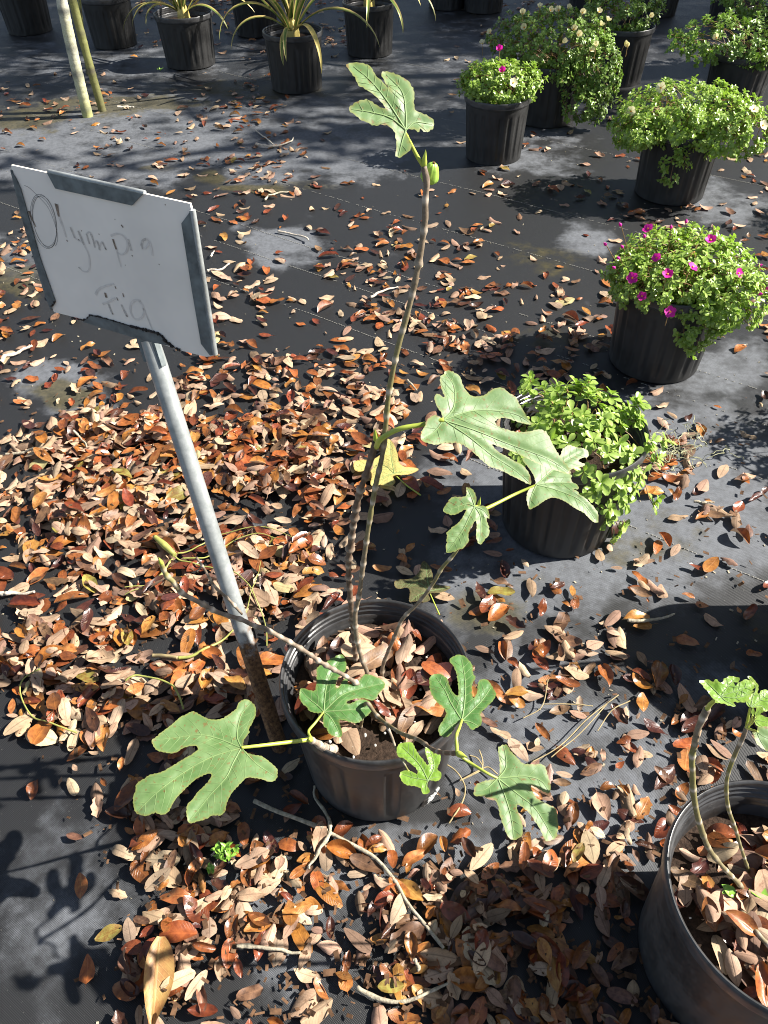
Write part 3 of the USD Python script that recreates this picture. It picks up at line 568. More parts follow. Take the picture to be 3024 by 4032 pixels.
def trunk_tree(name, label, px0, px1, r0, r1, m, seed, H=2.3):
    a = at(*px0); b = on_y(px1[0], px1[1], a[1]); d = (b - a) / (b[2] - a[2]); top = a + d * H
    t = thing(name, label, 'tree', a)
    g = np.random.default_rng(seed)
    mesh, var = woody([a + d * (-.02), a + d * .3, a + d * .8 + [.01, .01, 0], a + d * 1.5, top], r0, r1, (.09, .2), [(0, .9), (.05, .5), (.12, .2), (.16, .4), (.2, .1), (1, 0)], 18, seed, .006, .05, .025, .014)
    obj('trunk', mesh, m, t, smooth=True, var={'scar': var['scar'] * .95, 'green': var['green']})
    parts = []
    for k in range(260):
        c = top + unit(g.normal(size=3)) * g.uniform(.1, .55) * [1, 1, .6] + [0, 0, .2]; u = unit(g.normal(size=3)); w = unit(np.cross(u, g.normal(size=3))); L = g.uniform(.04, .07)
        parts.append((np.array([c - u * L, c + w * L * .45, c + u * L, c - w * L * .45]), np.array([[0, 1, 2], [0, 2, 3]])))
    tag(obj('crown', join(parts), 'tree_leaf', t), kind='stuff')
trunk_tree('slim_tree', 'pale lichen-whitened slim trunk with dark bands, left of a pair', (345, 455), (238, 0), .024, .021, 'lichen_bark', 3)
trunk_tree('slim_tree', 'greenish slim trunk standing just right of the pale trunk', (402, 432), (282, 0), .018, .0175, 'green_bark', 4)
trunk_tree('slim_tree', 'thinnest yellow-green shoot behind the two slim trunks', (345, 290), (312, 0), .008, .007, 'green_bark', 6, 1.6)

# ------------------------------------------------------------------ fig plants
def leaf_mesh(outline, J, veins, depth_y, normal, cup=.0, droop=.6, pucker=.0014, seed=0, serr=.0007, ds=.0024):
    """A lobed leaf: its outline and main veins, seen at photograph pixels, laid onto a tilted plane through J, then curved and puckered."""
    g = np.random.default_rng(seed)
    n = unit(normal); J3 = on_y(J[0], J[1], depth_y) if np.isscalar(depth_y) else np.asarray(depth_y, float)
    a = unit(np.cross([0, 1.0, .2], n)); b = np.cross(n, a)
    def flat(pts):
        o = []
        for px, py in pts:
            d = ray(px, py); P = EYE + d * (((J3 - EYE) @ n) / (d @ n)) - J3; o.append((P @ a, P @ b))
        return np.array(o)
    o2 = flat(outline)
    o2 = even(spline(o2, len(o2) * 8, True), .0018, True)
    t = np.roll(o2, -1, 0) - np.roll(o2, 1, 0); t /= np.linalg.norm(t, axis=1, keepdims=True) + 1e-9
    nn = np.stack([t[:, 1], -t[:, 0]], -1); k = np.arange(len(o2))
    o2 = o2 + nn * (serr * (np.abs(np.sin(k * 1.15 + g.uniform(0, 6))) - .5) + g.normal(0, serr * .3, len(k)))[:, None]
    poly = Polygon(o2).buffer(0)
    if poly.geom_type != 'Polygon': poly = max(poly.geoms, key=lambda q: q.area)
    bd = np.array(poly.exterior.coords)[:-1]
    mn, mx = bd.min(0), bd.max(0)
    xx, yy = np.meshgrid(np.arange(mn[0], mx[0], ds), np.arange(mn[1], mx[1], ds * .87)); xx[1::2] += ds / 2
    q = np.stack([xx.ravel(), yy.ravel()], -1) + g.normal(0, ds * .08, (xx.size, 2))
    inner = poly.buffer(-ds * .45)
    q = q[shapely.contains_xy(inner, q[:, 0], q[:, 1])]
    pts = np.vstack([bd, q]); tri = Delaunay(pts).simplices
    cc = pts[tri].mean(1); tri = tri[shapely.contains_xy(poly, cc[:, 0], cc[:, 1])]
    vv = [even(spline(np.vstack([[0, 0], flat(v)]), 60), .0012) for v in veins]
    size = np.linalg.norm(bd, axis=1).max()
    allv = np.vstack(vv); dist, near = cKDTree(allv).query(pts)
    rad = np.linalg.norm(pts, axis=1)
    lat = np.sin(rad / size * 42) * np.exp(-((dist - .006) / .007) ** 2) * .25
    wave = Field(seed + 77, .02, (-.3, .3, -.3, .3), .004)
    def height(p, dd, rr):
        return -droop * rr**2 + cup * (dd - .004) + pucker * (1 - np.exp(-(dd / .004) ** 2)) + wave(p[:, 0], p[:, 1]) * .0019 * min(1.2, size / .07)
    z = height(pts, dist, rad) + lat * pucker * .45
    w3 = J3 + pts[:, :1] * a + pts[:, 1:] * b + z[:, None] * n
    f = np.asarray(tri); cr = np.cross(w3[f[:, 1]] - w3[f[:, 0]], w3[f[:, 2]] - w3[f[:, 0]])
    fl = cr @ n < 0; f[fl] = f[fl][:, ::-1]
    edge_d = shapely.distance(shapely.points(pts), poly.exterior)
    var = {'rib': np.clip(1 - dist / .0022, 0, 1) * .4, 'rim': np.clip(1 - edge_d / .0022, 0, 1) * .8}
    # raised pale veins, thick at the stalk, and finer side veins that leave them at an angle
    tubes = []
    for v in vv:
        rr = np.linalg.norm(v, axis=1); dd = cKDTree(allv).query(v)[0]
        p3 = J3 + v[:, :1] * a + v[:, 1:] * b + (height(v, dd, rr) + .00025)[:, None] * n
        L = len(p3); tubes.append(tube(p3, np.linspace(.00085, .00028, L) * min(1.0, size / .07), 5))
        s = .012
        while s < L * .0012 - .008:
            i = min(int(s / .0012), L - 2); tt = unit(v[min(i + 2, L - 1)] - v[i - 1] if i else v[1] - v[0]); pn = np.array([-tt[1], tt[0]])
            for sg_ in (-1, 1):
                dr = unit(tt * .75 + pn * sg_); q = [v[i]]
                for m in range(28):
                    dr = unit(dr + tt * .02); nx_ = q[-1] + dr * .0014
                    dn, who = cKDTree(allv).query(nx_)
                    if not poly.contains(Point(*nx_)) or (m > 5 and dn < .004): break
                    q.append(nx_)
                if len(q) > 4:
                    q = np.array(q); dd = cKDTree(allv).query(q)[0]
                    p3 = J3 + q[:, :1] * a + q[:, 1:] * b + (height(q, dd, np.linalg.norm(q, axis=1)) + .00012)[:, None] * n
                    tubes.append(tube(p3, np.linspace(.00034, .00012, len(q)), 4, False))
            s += g.uniform(.009, .013) * max(.55, min(1.2, size / .09))
    return (w3, f), var, join(tubes), J3
def fig_leaf(plant, c, J, outline, veins, y, normal, petiole=None, mat='fig_leaf', label=None, seed=0, pr=.0016, **kw):
    mesh, var, vein, J3 = leaf_mesh(crop(*c, outline), crop(*c, [J])[0], [crop(*c, v) for v in veins], y, normal, seed=seed, **kw)
    l = obj('leaf', mesh, mat, plant, smooth=True, var=var)
    if label: tag(l, label)
    obj('veins', vein, 'leaf_vein', l, smooth=True)
    if petiole is not None:
        p = spline(list(petiole) + [J3 + unit(normal) * .0003], 30); obj('petiole', tube(p, np.linspace(pr * 1.25, pr * .85, 30), 8), 'petiole_green', l, smooth=True)
    return l
SOILZ = POTS['main']['soil']
THIN = .78
fig = thing('fig_plant', 'tall bare-stemmed fig with large lobed leaves growing from the middle pot', 'fig plant', (mpx, mpy, SOILZ))
def path_y(pxs, ys): return [on_y(px, py, y) for (px, py), y in zip(pxs, np.interp(np.linspace(0, 1, len(pxs)), np.linspace(0, 1, len(ys)), ys))]
def stem(plant, pts, r0, r1, m='fig_bark', nodes=(.018, .034), green=None, seed=0, gain=.28):
    mesh, var = woody(pts, r0 * THIN, r1 * THIN, nodes, green, 10, seed, .0022, gain * 1.15, .09)
    return obj('stem', mesh, m, plant, smooth=True, var=var)
tall = [(1446, 2653), (1426, 2600), (1407, 2523), (1398, 2426), (1414, 2344), (1430, 2220), (1455, 2051), (1479, 1911), (1508, 1775), (1530, 1557), (1555, 1422), (1577, 1330), (1604, 1232), (1625, 1151), (1647, 1042), (1672, 880), (1674, 793), (1680, 717), (1668, 655)]
zz = np.linspace(0, 1, len(tall))
tall3 = [on_y(px, py, .62 + .045 * k) for (px, py), k in zip(tall, zz)]
tall3 = [np.array([tall3[0][0], tall3[0][1], SOILZ - .01])] + tall3
stem(fig, tall3, .0042, .0034, 'fig_bark', (.02, .045), [(0, 0), (.4, .1), (.5, .55), (.62, .15), (.68, .6), (.8, .5), (.86, .1), (1, 0)], 31)
thick = [(1400, 2590), (1394, 2500), (1384, 2400), (1372, 2239), (1387, 2099), (1411, 1959), (1445, 1857), (1469, 1775), (1481, 1737)]
thick3 = [on_y(px, py, .66 - .02 * k) for (px, py), k in zip(thick, np.linspace(0, 1, 9))]
thick3 = [np.array([thick3[0][0], thick3[0][1], SOILZ - .01])] + thick3
stem(fig, thick3, .0052, .0048, 'fig_bark_dark', (.010, .026), None, 32, .35)
rb_ = [(1504, 2668), (1511, 2610), (1557, 2499), (1586, 2436), (1648, 2373), (1703, 2301), (1740, 2237), (1795, 2173), (1850, 2075), (1884, 1990)]
rb3 = [on_y(px, py, .64 + .03 * k) for (px, py), k in zip(rb_, np.linspace(0, 1, 10))]
rb3 = [np.array([rb3[0][0], rb3[0][1], SOILZ - .01])] + rb3
stem(fig, rb3, .0036, .0026, 'fig_bark', (.02, .036), [(0, 0), (.55, .1), (.7, .6), (1, .8)], 33)
lb_ = [(1484, 2750), (1440, 2715), (1369, 2667), (1267, 2610), (1219, 2576), (1149, 2533), (1060, 2484), (1045, 2475), (999, 2463), (957, 2442), (916, 2429), (853, 2409), (791, 2375), (716, 2334), (683, 2292), (654, 2263), (637, 2221)]
lb3 = [on_y(px, py, .585 + .015 * k) for (px, py), k in zip(lb_, np.linspace(0, 1, len(lb_)))]
stem(fig, lb3, .0038, .0038, 'fig_bark', (.011, .022), [(0, 0), (.86, 0), (.93, .7), (1, .9)], 34, .38)
stem(fig, [on_y(*p, .605) for p in [(953, 2418), (900, 2360), (849, 2313), (808, 2246), (774, 2196)]], .0023, .0018, 'fig_bark', (.008, .018), None, 35, .3)
fr_ = [(1440, 2770), (1494, 2827), (1576, 2885), (1648, 2913), (1706, 2952), (1750, 2964), (1800, 2966)]
fr3 = [on_y(px, py, y) for (px, py), y in zip(fr_, (.555, .53, .49, .455, .425, .405, .385))]
fr3 = [np.array([fr3[0][0] - .01, fr3[0][1] + .01, SOILZ])] + fr3
stem(fig, fr3, .0031, .0030, 'fig_bark_dark', (.016, .03), [(0, .3), (.5, .4), (.8, 0), (1, 0)], 36)
sb_ = [(1520, 2851), (1542, 2899), (1561, 2952), (1586, 2995), (1606, 3032)]
sb3 = [on_y(px, py, y) for (px, py), y in zip(sb_, (.515, .5, .485, .47, .46))]
stem(fig, sb3, .0022, .0018, 'fig_bark', (.012, .02), [(0, 0), (.6, .2), (1, .9)], 37)
N7 = on_y(1222, 2912, .50)
stem(fig, [on_y(1320, 2962, .535) * [1, 1, 0] + [0, 0, SOILZ - .005], on_y(1290, 2950, .52), on_y(1255, 2930, .508), N7], .006, .0042, 'fig_bark', (.005, .008), None, 38, .35)
def bud(P, d, L, r, m='petiole_green', plant=fig):
    d = unit(d); k = np.linspace(0, 1, 9)
    obj('bud', tube([P + d * L * x for x in k], r * np.array([.7, 1, 1, .9, .75, .58, .4, .22, .05]), 10), m, plant, smooth=True)
bud(tall3[-1], [.1, -.1, 1], .014, .0026); bud(thick3[-1], [-.05, -.1, 1], .02, .0032); bud(lb3[-1], [-.1, 0, 1], .012, .0028)
bud(rb3[-1], [.1, -.1, 1], .016, .0022); bud(N7, [-.1, -.4, .8], .009, .004); bud(fr3[-1], [.5, -.4, .3], .014, .0034)
# the single green fig at the tip
g0 = tall3[-2]; fc = on_y(1697, 680, .672); ax = unit([.25, -.2, 1])
u_ = np.linspace(0, 1, 22); prof = np.stack([(.0082 + .0008 * np.cos(u_ * 5)) * np.sqrt(np.clip(np.sin(PI * u_ ** .8), 0, 1)) * (1 - .12 * u_) + .0002, (u_ - .5) * .0185], -1)
v, f = lathe(prof, 28, (0, 0, 0), lambda th, z: .0004 * np.cos(9 * th)); bx_ = unit(np.cross(ax, [0, 1, 0])); by_ = np.cross(ax, bx_)
fe = fc + ax * .0093; obj('fruit_eye', tube([fe - ax * .001, fe + ax * .0006], [.0016, .001], 10), 'rust', fig)
fr = obj('fig_fruit', (fc + v[:, :1] * bx_ + v[:, 1:2] * by_ + v[:, 2:] * ax, f), 'fruit_green', fig, smooth=True)
def facing(P, up=.5, extra=(0, 0, 0)):
    return unit(unit(EYE - P) * (1 - up) + np.array([0, 0, 1.0]) * up + np.array(extra))
yT = .665
L1 = ((1340, 220, .2411), (1050, 1240), [(1080, 1225), (1180, 1235), (1230, 1280), (1255, 1290), (1270, 1225), (1330, 1270), (1400, 1270), (1470, 1230), (1510, 1170), (1510, 1090), (1470, 1050), (1400, 1020), (1300, 985), (1210, 950), (1175, 900), (1165, 800), (1175, 690), (1160, 620), (1145, 570), (1110, 490), (1050, 430), (960, 370), (850, 310), (760, 275), (700, 268), (660, 300), (655, 350), (690, 430), (720, 500), (790, 600), (865, 688), (800, 620), (700, 500), (600, 390), (530, 290), (490, 200), (430, 145), (330, 115), (240, 98), (150, 100), (108, 125), (125, 190), (170, 270), (240, 390), (265, 480), (350, 555), (470, 630), (560, 710), (640, 790), (715, 890), (680, 895), (600, 860), (500, 795), (420, 750), (330, 755), (230, 780), (160, 830), (135, 875), (180, 930), (260, 1000), (320, 1060), (430, 1100), (510, 1145), (580, 1160), (680, 1145), (760, 1165), (830, 1220), (870, 1290), (895, 1400), (910, 1500), (900, 1600), (905, 1660), (980, 1660), (1070, 1610), (1125, 1550), (1135, 1500), (1100, 1400), (1060, 1300), (1040, 1250)],
      [[(760, 800), (500, 450), (220, 160)], [(1040, 950), (980, 620), (740, 320)], [(800, 1040), (500, 940), (180, 880)], [(1200, 1120), (1480, 1140)], [(1000, 1400), (950, 1630)]])
P1 = on_y(1593, 519, yT)
fig_leaf(fig, *L1, yT, facing(P1, .35, (.35, 0, .1)), [tall3[-1], on_y(1640, 610, .665)], 'fig_leaf', 'topmost leaf of the tall stem', 51, .0015, droop=.8)
yB = .615
L2 = ((1640, 1430, .4581), (235, 485), [(225, 470), (210, 430), (170, 370), (150, 310), (165, 272), (200, 270), (225, 295), (240, 290), (220, 240), (205, 190), (205, 110), (235, 95), (245, 65), (290, 58), (350, 85), (385, 115), (400, 170), (430, 220), (480, 270), (540, 275), (590, 265), (640, 230), (690, 208), (740, 210), (800, 250), (860, 290), (885, 340), (920, 390), (950, 440), (1000, 495), (1020, 510), (960, 515), (880, 495), (800, 470), (740, 465), (695, 480), (682, 505), (720, 535), (800, 560), (880, 575), (980, 572), (1060, 555), (1110, 565), (1150, 600), (1180, 650), (1230, 720), (1290, 790), (1350, 850), (1380, 905), (1320, 910), (1230, 890), (1140, 870), (1050, 835), (960, 790), (880, 750), (780, 715), (700, 690), (662, 685), (720, 740), (800, 780), (860, 815), (910, 840), (960, 880), (1000, 950), (1010, 1020), (960, 1005), (880, 970), (800, 930), (720, 895), (640, 870), (570, 820), (500, 760), (440, 715), (380, 685), (320, 680), (250, 680), (180, 695), (120, 690), (60, 670), (38, 640), (45, 590), (70, 540), (90, 490), (140, 450), (190, 455), (228, 480)],
      [[(480, 405), (700, 400), (870, 430), (985, 495)], [(600, 600), (900, 700), (1200, 810), (1350, 890)], [(450, 620), (650, 760), (850, 880), (990, 1000)], [(320, 380), (330, 200), (260, 85)], [(160, 580), (70, 640)]])
P2 = on_y(1748, 1652, yB)
fig_leaf(fig, *L2, yB, facing(P2, .5, (.28, -.05, .1)), [thick3[-1] - [0, 0, .008], on_y(1500, 1728, .622), on_y(1570, 1690, .615), on_y(1660, 1672, yB)], 'fig_leaf', 'largest right hand leaf, reaching over the pot behind', 52, .0026, droop=.5)
yC = .72
L3 = ((1640, 1430, .4581), (1025, 1050), [(1020, 1040), (1012, 1010), (990, 960), (950, 900), (905, 840), (925, 812), (1000, 815), (1080, 850), (1160, 870), (1230, 800), (1255, 740), (1310, 705), (1370, 715), (1440, 720), (1490, 740), (1490, 790), (1440, 800), (1400, 830), (1465, 850), (1440, 875), (1380, 885), (1330, 915), (1320, 945), (1345, 965), (1330, 985), (1345, 1020), (1385, 1040), (1390, 1085), (1345, 1085), (1390, 1110), (1395, 1130), (1450, 1165), (1500, 1210), (1560, 1270), (1575, 1330), (1565, 1360), (1510, 1345), (1440, 1290), (1370, 1260), (1290, 1210), (1240, 1180), (1180, 1165), (1120, 1175), (1060, 1215), (980, 1258), (960, 1230), (945, 1180), (945, 1130), (970, 1085), (1012, 1062)],
      [[(1180, 910), (1300, 820), (1420, 745)], [(1200, 1025), (1370, 1030)], [(1200, 1090), (1400, 1180), (1550, 1330)], [(985, 1150), (970, 1235)]])
P3 = on_y(2110, 1911, yC)
fig_leaf(fig, *L3, yC, facing(P3, .5, (.3, 0, .1)), [rb3[-1] - [0, 0, .012], on_y(1950, 1985, .69), on_y(2030, 1945, .71)], 'fig_leaf', 'ragged darker leaf under the largest right hand leaf', 53, .002, droop=.6)
yD = .655
L4 = ((1720, 1900, .1808), (820, 530), [(825, 500), (845, 420), (850, 350), (825, 260), (800, 190), (760, 150), (700, 115), (645, 108), (640, 170), (645, 240), (625, 300), (560, 330), (450, 325), (330, 325), (260, 385), (240, 430), (195, 480), (150, 600), (210, 655), (280, 695), (380, 705), (450, 680), (540, 630), (620, 600), (610, 660), (570, 740), (500, 840), (420, 920), (340, 970), (290, 1020), (215, 1090), (240, 1150), (225, 1240), (235, 1300), (220, 1370), (235, 1500), (330, 1505), (430, 1480), (500, 1440), (570, 1430), (640, 1350), (690, 1290), (700, 1260), (680, 1180), (690, 1090), (720, 1000), (770, 910), (840, 830), (860, 900), (865, 1000), (855, 1150), (880, 1260), (940, 1330), (1000, 1310), (1070, 1210), (1130, 1150), (1150, 1060), (1140, 960), (1100, 870), (1080, 770), (1145, 780), (1145, 700), (1110, 600), (1060, 540), (990, 510), (900, 515), (835, 528)],
      [[(650, 475), (400, 550), (175, 600)], [(700, 760), (560, 1050), (260, 1480)], [(940, 720), (970, 1000), (940, 1300)], [(740, 300), (660, 130)], [(1000, 600), (1125, 730)]])
P4 = on_y(1868, 1996, yD)
fig_leaf(fig, *L4, yD, facing(P4, .3, (.3, 0, .2)), [rb3[-1] - [0, 0, .004], on_y(1878, 1992, .66)], 'fig_leaf', 'small leaf at the tip of the right branch', 54, .0012, droop=1.2, ds=.0017)
yE = .545
L5 = ((1160, 2540, .2411), (475, 1090), [(460, 1108), (380, 1115), (250, 1085), (200, 1010), (130, 960), (80, 860), (80, 750), (105, 705), (160, 705), (240, 735), (330, 745), (350, 650), (360, 520), (360, 400), (400, 335), (470, 320), (560, 230), (650, 180), (720, 140), (780, 130), (815, 170), (838, 240), (850, 360), (820, 440), (750, 500), (700, 570), (670, 650), (690, 715), (740, 670), (770, 600), (830, 555), (865, 560), (875, 630), (930, 640), (1010, 610), (1070, 560), (1130, 490), (1210, 480), (1300, 510), (1390, 545), (1470, 600), (1480, 640), (1450, 720), (1380, 790), (1320, 890), (1240, 910), (1150, 885), (1050, 885), (930, 910), (860, 935), (845, 970), (900, 975), (980, 935), (1060, 900), (1140, 900), (1200, 920), (1260, 970), (1285, 1040), (1230, 1120), (1150, 1190), (1080, 1260), (1000, 1290), (900, 1275), (820, 1250), (735, 1240), (740, 1310), (780, 1430), (760, 1500), (690, 1510), (610, 1490), (550, 1440), (520, 1370), (470, 1320), (465, 1200), (478, 1112)],
      [[(510, 730), (580, 520), (770, 180)], [(770, 830), (1080, 710), (1460, 620)], [(780, 1080), (1270, 1030)], [(380, 990), (210, 850), (110, 740)], [(580, 1180), (680, 1340), (740, 1480)]])
P5 = on_y(1274, 2803, yE)
fig_leaf(fig, *L5, yE, facing(P5, .6, (.1, 0, .1)), [N7 + [.002, 0, 0], on_y(1215, 2880, .515), on_y(1242, 2845, .53)], 'fig_leaf_dark', 'dark green leaf lying over the soil in the pot', 55, .0017, droop=.5, pucker=.002)
yF = .43
L6 = ((1660, 2540, .1929), (825, 1530), [(805, 1555), (700, 1660), (640, 1760), (560, 1850), (470, 1880), (380, 1830), (335, 1740), (350, 1660), (410, 1570), (470, 1470), (500, 1400), (480, 1340), (430, 1270), (350, 1210), (280, 1140), (210, 1040), (175, 920), (160, 800), (165, 660), (220, 600), (300, 575), (400, 585), (480, 640), (530, 690), (570, 820), (620, 930), (680, 1010), (740, 1040), (755, 960), (745, 850), (730, 700), (700, 540), (650, 420), (600, 350), (570, 300), (600, 240), (680, 190), (760, 155), (850, 175), (920, 220), (990, 300), (1040, 370), (1055, 460), (1060, 560), (1105, 620), (1090, 700), (1045, 780), (1030, 900), (1040, 1020), (1060, 1080), (1110, 1010), (1145, 900), (1150, 780), (1190, 700), (1270, 675), (1360, 685), (1420, 770), (1480, 870), (1520, 980), (1490, 1090), (1400, 1200), (1300, 1290), (1215, 1370), (1210, 1430), (1240, 1520), (1220, 1610), (1170, 1660), (1100, 1700), (1040, 1740), (980, 1690), (930, 1610), (855, 1548)],
      [[(880, 1150), (890, 700), (830, 260)], [(600, 1180), (480, 920), (300, 650)], [(1050, 1310), (1250, 1100), (1420, 850)], [(600, 1640), (430, 1800)], [(1000, 1560), (1150, 1640)]])
P6 = on_y(1819, 2835, yF)
fig_leaf(fig, *L6, yF, facing(P6, .5, (.1, .1, .2)), [fr3[-1], on_y(1797, 2900, .40), on_y(1808, 2868, .415)], 'fig_leaf_dark', 'glossy leaf above the right rim of the pot', 56, .0016, droop=1.0)
yG = .47
L7 = ((500, 2720, .3737), (1205, 600), [(1220, 580), (1230, 520), (1260, 470), (1290, 430), (1285, 385), (1320, 330), (1355, 250), (1355, 170), (1320, 110), (1260, 78), (1200, 95), (1170, 130), (1150, 180), (1090, 230), (1020, 275), (940, 300), (860, 290), (780, 250), (700, 205), (630, 230), (560, 265), (500, 320), (440, 370), (370, 420), (310, 470), (260, 510), (270, 560), (310, 610), (380, 635), (470, 648), (530, 635), (580, 600), (650, 578), (720, 578), (750, 605), (720, 640), (640, 690), (550, 740), (470, 790), (380, 840), (300, 865), (230, 880), (180, 915), (120, 945), (85, 990), (90, 1030), (60, 1090), (60, 1180), (75, 1235), (110, 1280), (190, 1305), (270, 1290), (300, 1280), (370, 1305), (440, 1270), (470, 1210), (510, 1140), (580, 1060), (650, 990), (720, 930), (800, 890), (870, 870), (890, 895), (860, 950), (800, 1010), (740, 1070), (690, 1140), (640, 1190), (625, 1260), (640, 1360), (670, 1385), (760, 1360), (840, 1340), (900, 1305), (980, 1310), (1030, 1270), (1050, 1190), (1090, 1100), (1150, 1030), (1200, 980), (1260, 925), (1330, 920), (1400, 930), (1480, 950), (1540, 950), (1580, 910), (1585, 830), (1540, 780), (1480, 730), (1410, 690), (1330, 675), (1270, 655), (1228, 618)],
      [[(980, 500), (760, 455), (500, 480), (300, 505)], [(900, 690), (600, 850), (320, 1060), (110, 1240)], [(1120, 760), (1040, 920), (860, 1110), (670, 1345)], [(1160, 460), (1200, 250), (1300, 115)], [(1350, 760), (1550, 890)]])
P7 = on_y(950, 2944, yG)
fig_leaf(fig, *L7, yG, facing(P7, .55, (.12, .05, .2)), [N7, on_y(1140, 2922, .49), on_y(1040, 2934, .478)], 'fig_leaf', 'broad leaf reaching left beside the sign post', 57, .0023, droop=.45)
yH = .445
L8 = ((1540, 2880, .4219), (345, 460), [(335, 480), (340, 520), (360, 550), (350, 580), (310, 588), (285, 570), (280, 540), (230, 515), (160, 505), (110, 480), (82, 420), (90, 380), (130, 365), (180, 375), (240, 400), (245, 380), (220, 340), (180, 310), (140, 280), (110, 255), (70, 245), (50, 200), (55, 150), (80, 120), (130, 112), (190, 110), (215, 150), (240, 200), (280, 250), (320, 300), (345, 325), (340, 280), (320, 220), (315, 170), (335, 135), (370, 150), (400, 210), (440, 205), (462, 235), (455, 290), (430, 360), (465, 390), (465, 430), (440, 465), (400, 470), (365, 458)],
      [[(260, 310), (100, 150)], [(400, 330), (360, 170)], [(200, 430), (110, 400)], [(330, 500), (322, 560)], [(400, 435), (450, 430)]])
P8 = on_y(1686, 3074, yH)
fig_leaf(fig, *L8, yH, facing(P8, .35, (.1, .1, .1)), [sb3[-1], on_y(1645, 3070, .45)], 'fig_leaf_young', 'small light green leaf hanging in front of the pot', 58, .0011, droop=.6, ds=.0017)
yI = .36
L9 = ((1540, 2880, .4219), (995, 440), [(1000, 410), (1010, 370), (1005, 300), (990, 180), (1005, 150), (1060, 125), (1085, 145), (1110, 190), (1160, 240), (1220, 300), (1270, 310), (1340, 310), (1410, 308), (1440, 340), (1465, 410), (1490, 480), (1495, 540), (1475, 575), (1420, 560), (1360, 530), (1300, 510), (1320, 560), (1350, 610), (1410, 650), (1480, 680), (1540, 715), (1560, 780), (1565, 870), (1555, 970), (1500, 1010), (1445, 1015), (1400, 930), (1350, 850), (1300, 780), (1250, 730), (1180, 690), (1175, 730), (1200, 800), (1225, 880), (1225, 960), (1170, 1005), (1110, 1000), (1070, 940), (1040, 870), (1010, 780), (990, 690), (960, 640), (900, 620), (830, 610), (775, 600), (775, 530), (800, 495), (860, 470), (930, 450), (980, 443)],
      [[(1250, 420), (1400, 460), (1480, 560)], [(1200, 600), (1350, 720), (1520, 980)], [(1060, 600), (1120, 800), (1150, 990)], [(1070, 330), (1050, 145)], [(880, 540), (790, 560)]])
P9 = on_y(1960, 3066, yI)
fig_leaf(fig, *L9, yI, facing(P9, .45, (.2, .05, .2)), [fr3[-1], on_y(1850, 3003, .378), on_y(1910, 3040, .365)], 'fig_leaf', 'right front leaf hanging over the dusty cloth', 59, .0016, droop=.7)
# fallen fig leaves on the cloth
L10 = ((1300, 1640, .4832), (520, 470), [(545, 488), (580, 490), (640, 480), (700, 450), (720, 425), (680, 418), (600, 415), (560, 370), (550, 300), (520, 230), (480, 185), (450, 200), (430, 270), (400, 310), (350, 340), (300, 345), (240, 345), (195, 370), (200, 420), (240, 440), (310, 430), (340, 470), (330, 540), (350, 560), (410, 555), (480, 570), (530, 545), (510, 500)],
       [[(500, 330), (490, 200)], [(420, 390), (220, 395)], [(620, 450), (710, 430)], [(420, 500), (350, 550)]])
A10 = at(1300 + 520 * .4832, 1640 + 470 * .4832, .02)
fl = thing('fallen_fig_leaf', 'yellow fallen fig leaf behind the tall stems', 'fig leaf', A10)
fig_leaf(fl, *L10, A10, unit([.1, -.05, 1]), [at(1657, 1950, .012), at(1600, 1910, .014)], 'fig_leaf_yellow', None, 60, .0014, droop=.3)
A11 = at(1690, 2330, .018); s11 = ((1690 - 520 * .42, 2330 - 470 * .42, .42),) + L10[1:]
fl = thing('fallen_fig_leaf', 'faded, shade-darkened olive fallen fig leaf touching the back rim of the middle pot', 'fig leaf', A11)
fig_leaf(fl, *s11, A11, unit([0, -.1, 1]), [at(1730, 2420, .012), at(1712, 2380, .014)], 'fig_leaf_faded_shaded', None, 61, .0013, droop=.3)

# the small fig in the lower right pot
q = POTS['br']; bx, by, bs = q['x'], q['y'], q['soil']
fig2 = thing('fig_plant', 'small fig with bright young leaves in the lower right pot', 'fig plant', (bx, by, bs))
A_ = [(2935, 3527), (2916, 3488), (2848, 3415), (2795, 3348), (2766, 3280), (2744, 3202), (2730, 3120), (2727, 3047), (2725, 2981), (2737, 2923), (2747, 2874), (2759, 2845), (2785, 2790)]
B_ = [(2955, 3449), (2916, 3333), (2892, 3251), (2868, 3183), (2860, 3105), (2868, 3042), (2892, 2975), (2921, 2913), (2939, 2866)]
yA, yBs = at(2935, 3527, bs)[1], at(2955, 3449, bs)[1]
A3 = [on_y(*p, yA + .03 * k) for p, k in zip(A_, np.linspace(0, 1, len(A_)))]; B3 = [on_y(*p, yBs + .02 * k) for p, k in zip(B_, np.linspace(0, 1, len(B_)))]
stem(fig2, A3, .0037, .0040, 'fig_bark', (.012, .040), [(0, .3), (.4, .35), (.6, .55), (.85, .75), (.9, .1), (1, 0)], 41, .13)
stem(fig2, B3, .0025, .0028, 'fig_bark', (.015, .034), [(0, .6), (.5, .5), (.85, .8), (.92, .1), (1, 0)], 42, .13)
stem(fig2, [A3[0] + [0, .004, 0], at(2921, 3580, bs + .01), at(2945, 3624, bs + .02), at(2989, 3682, bs + .03), at(3030, 3725, bs + .03), at(3110, 3800, bs + .04)], .0046, .0036, 'fig_bark', (.014, .024), [(0, .4), (1, .3)], 43, .2)
c8 = (2700, 2620, .1953)
yTa, yTb = A3[-1][1], B3[-1][1]
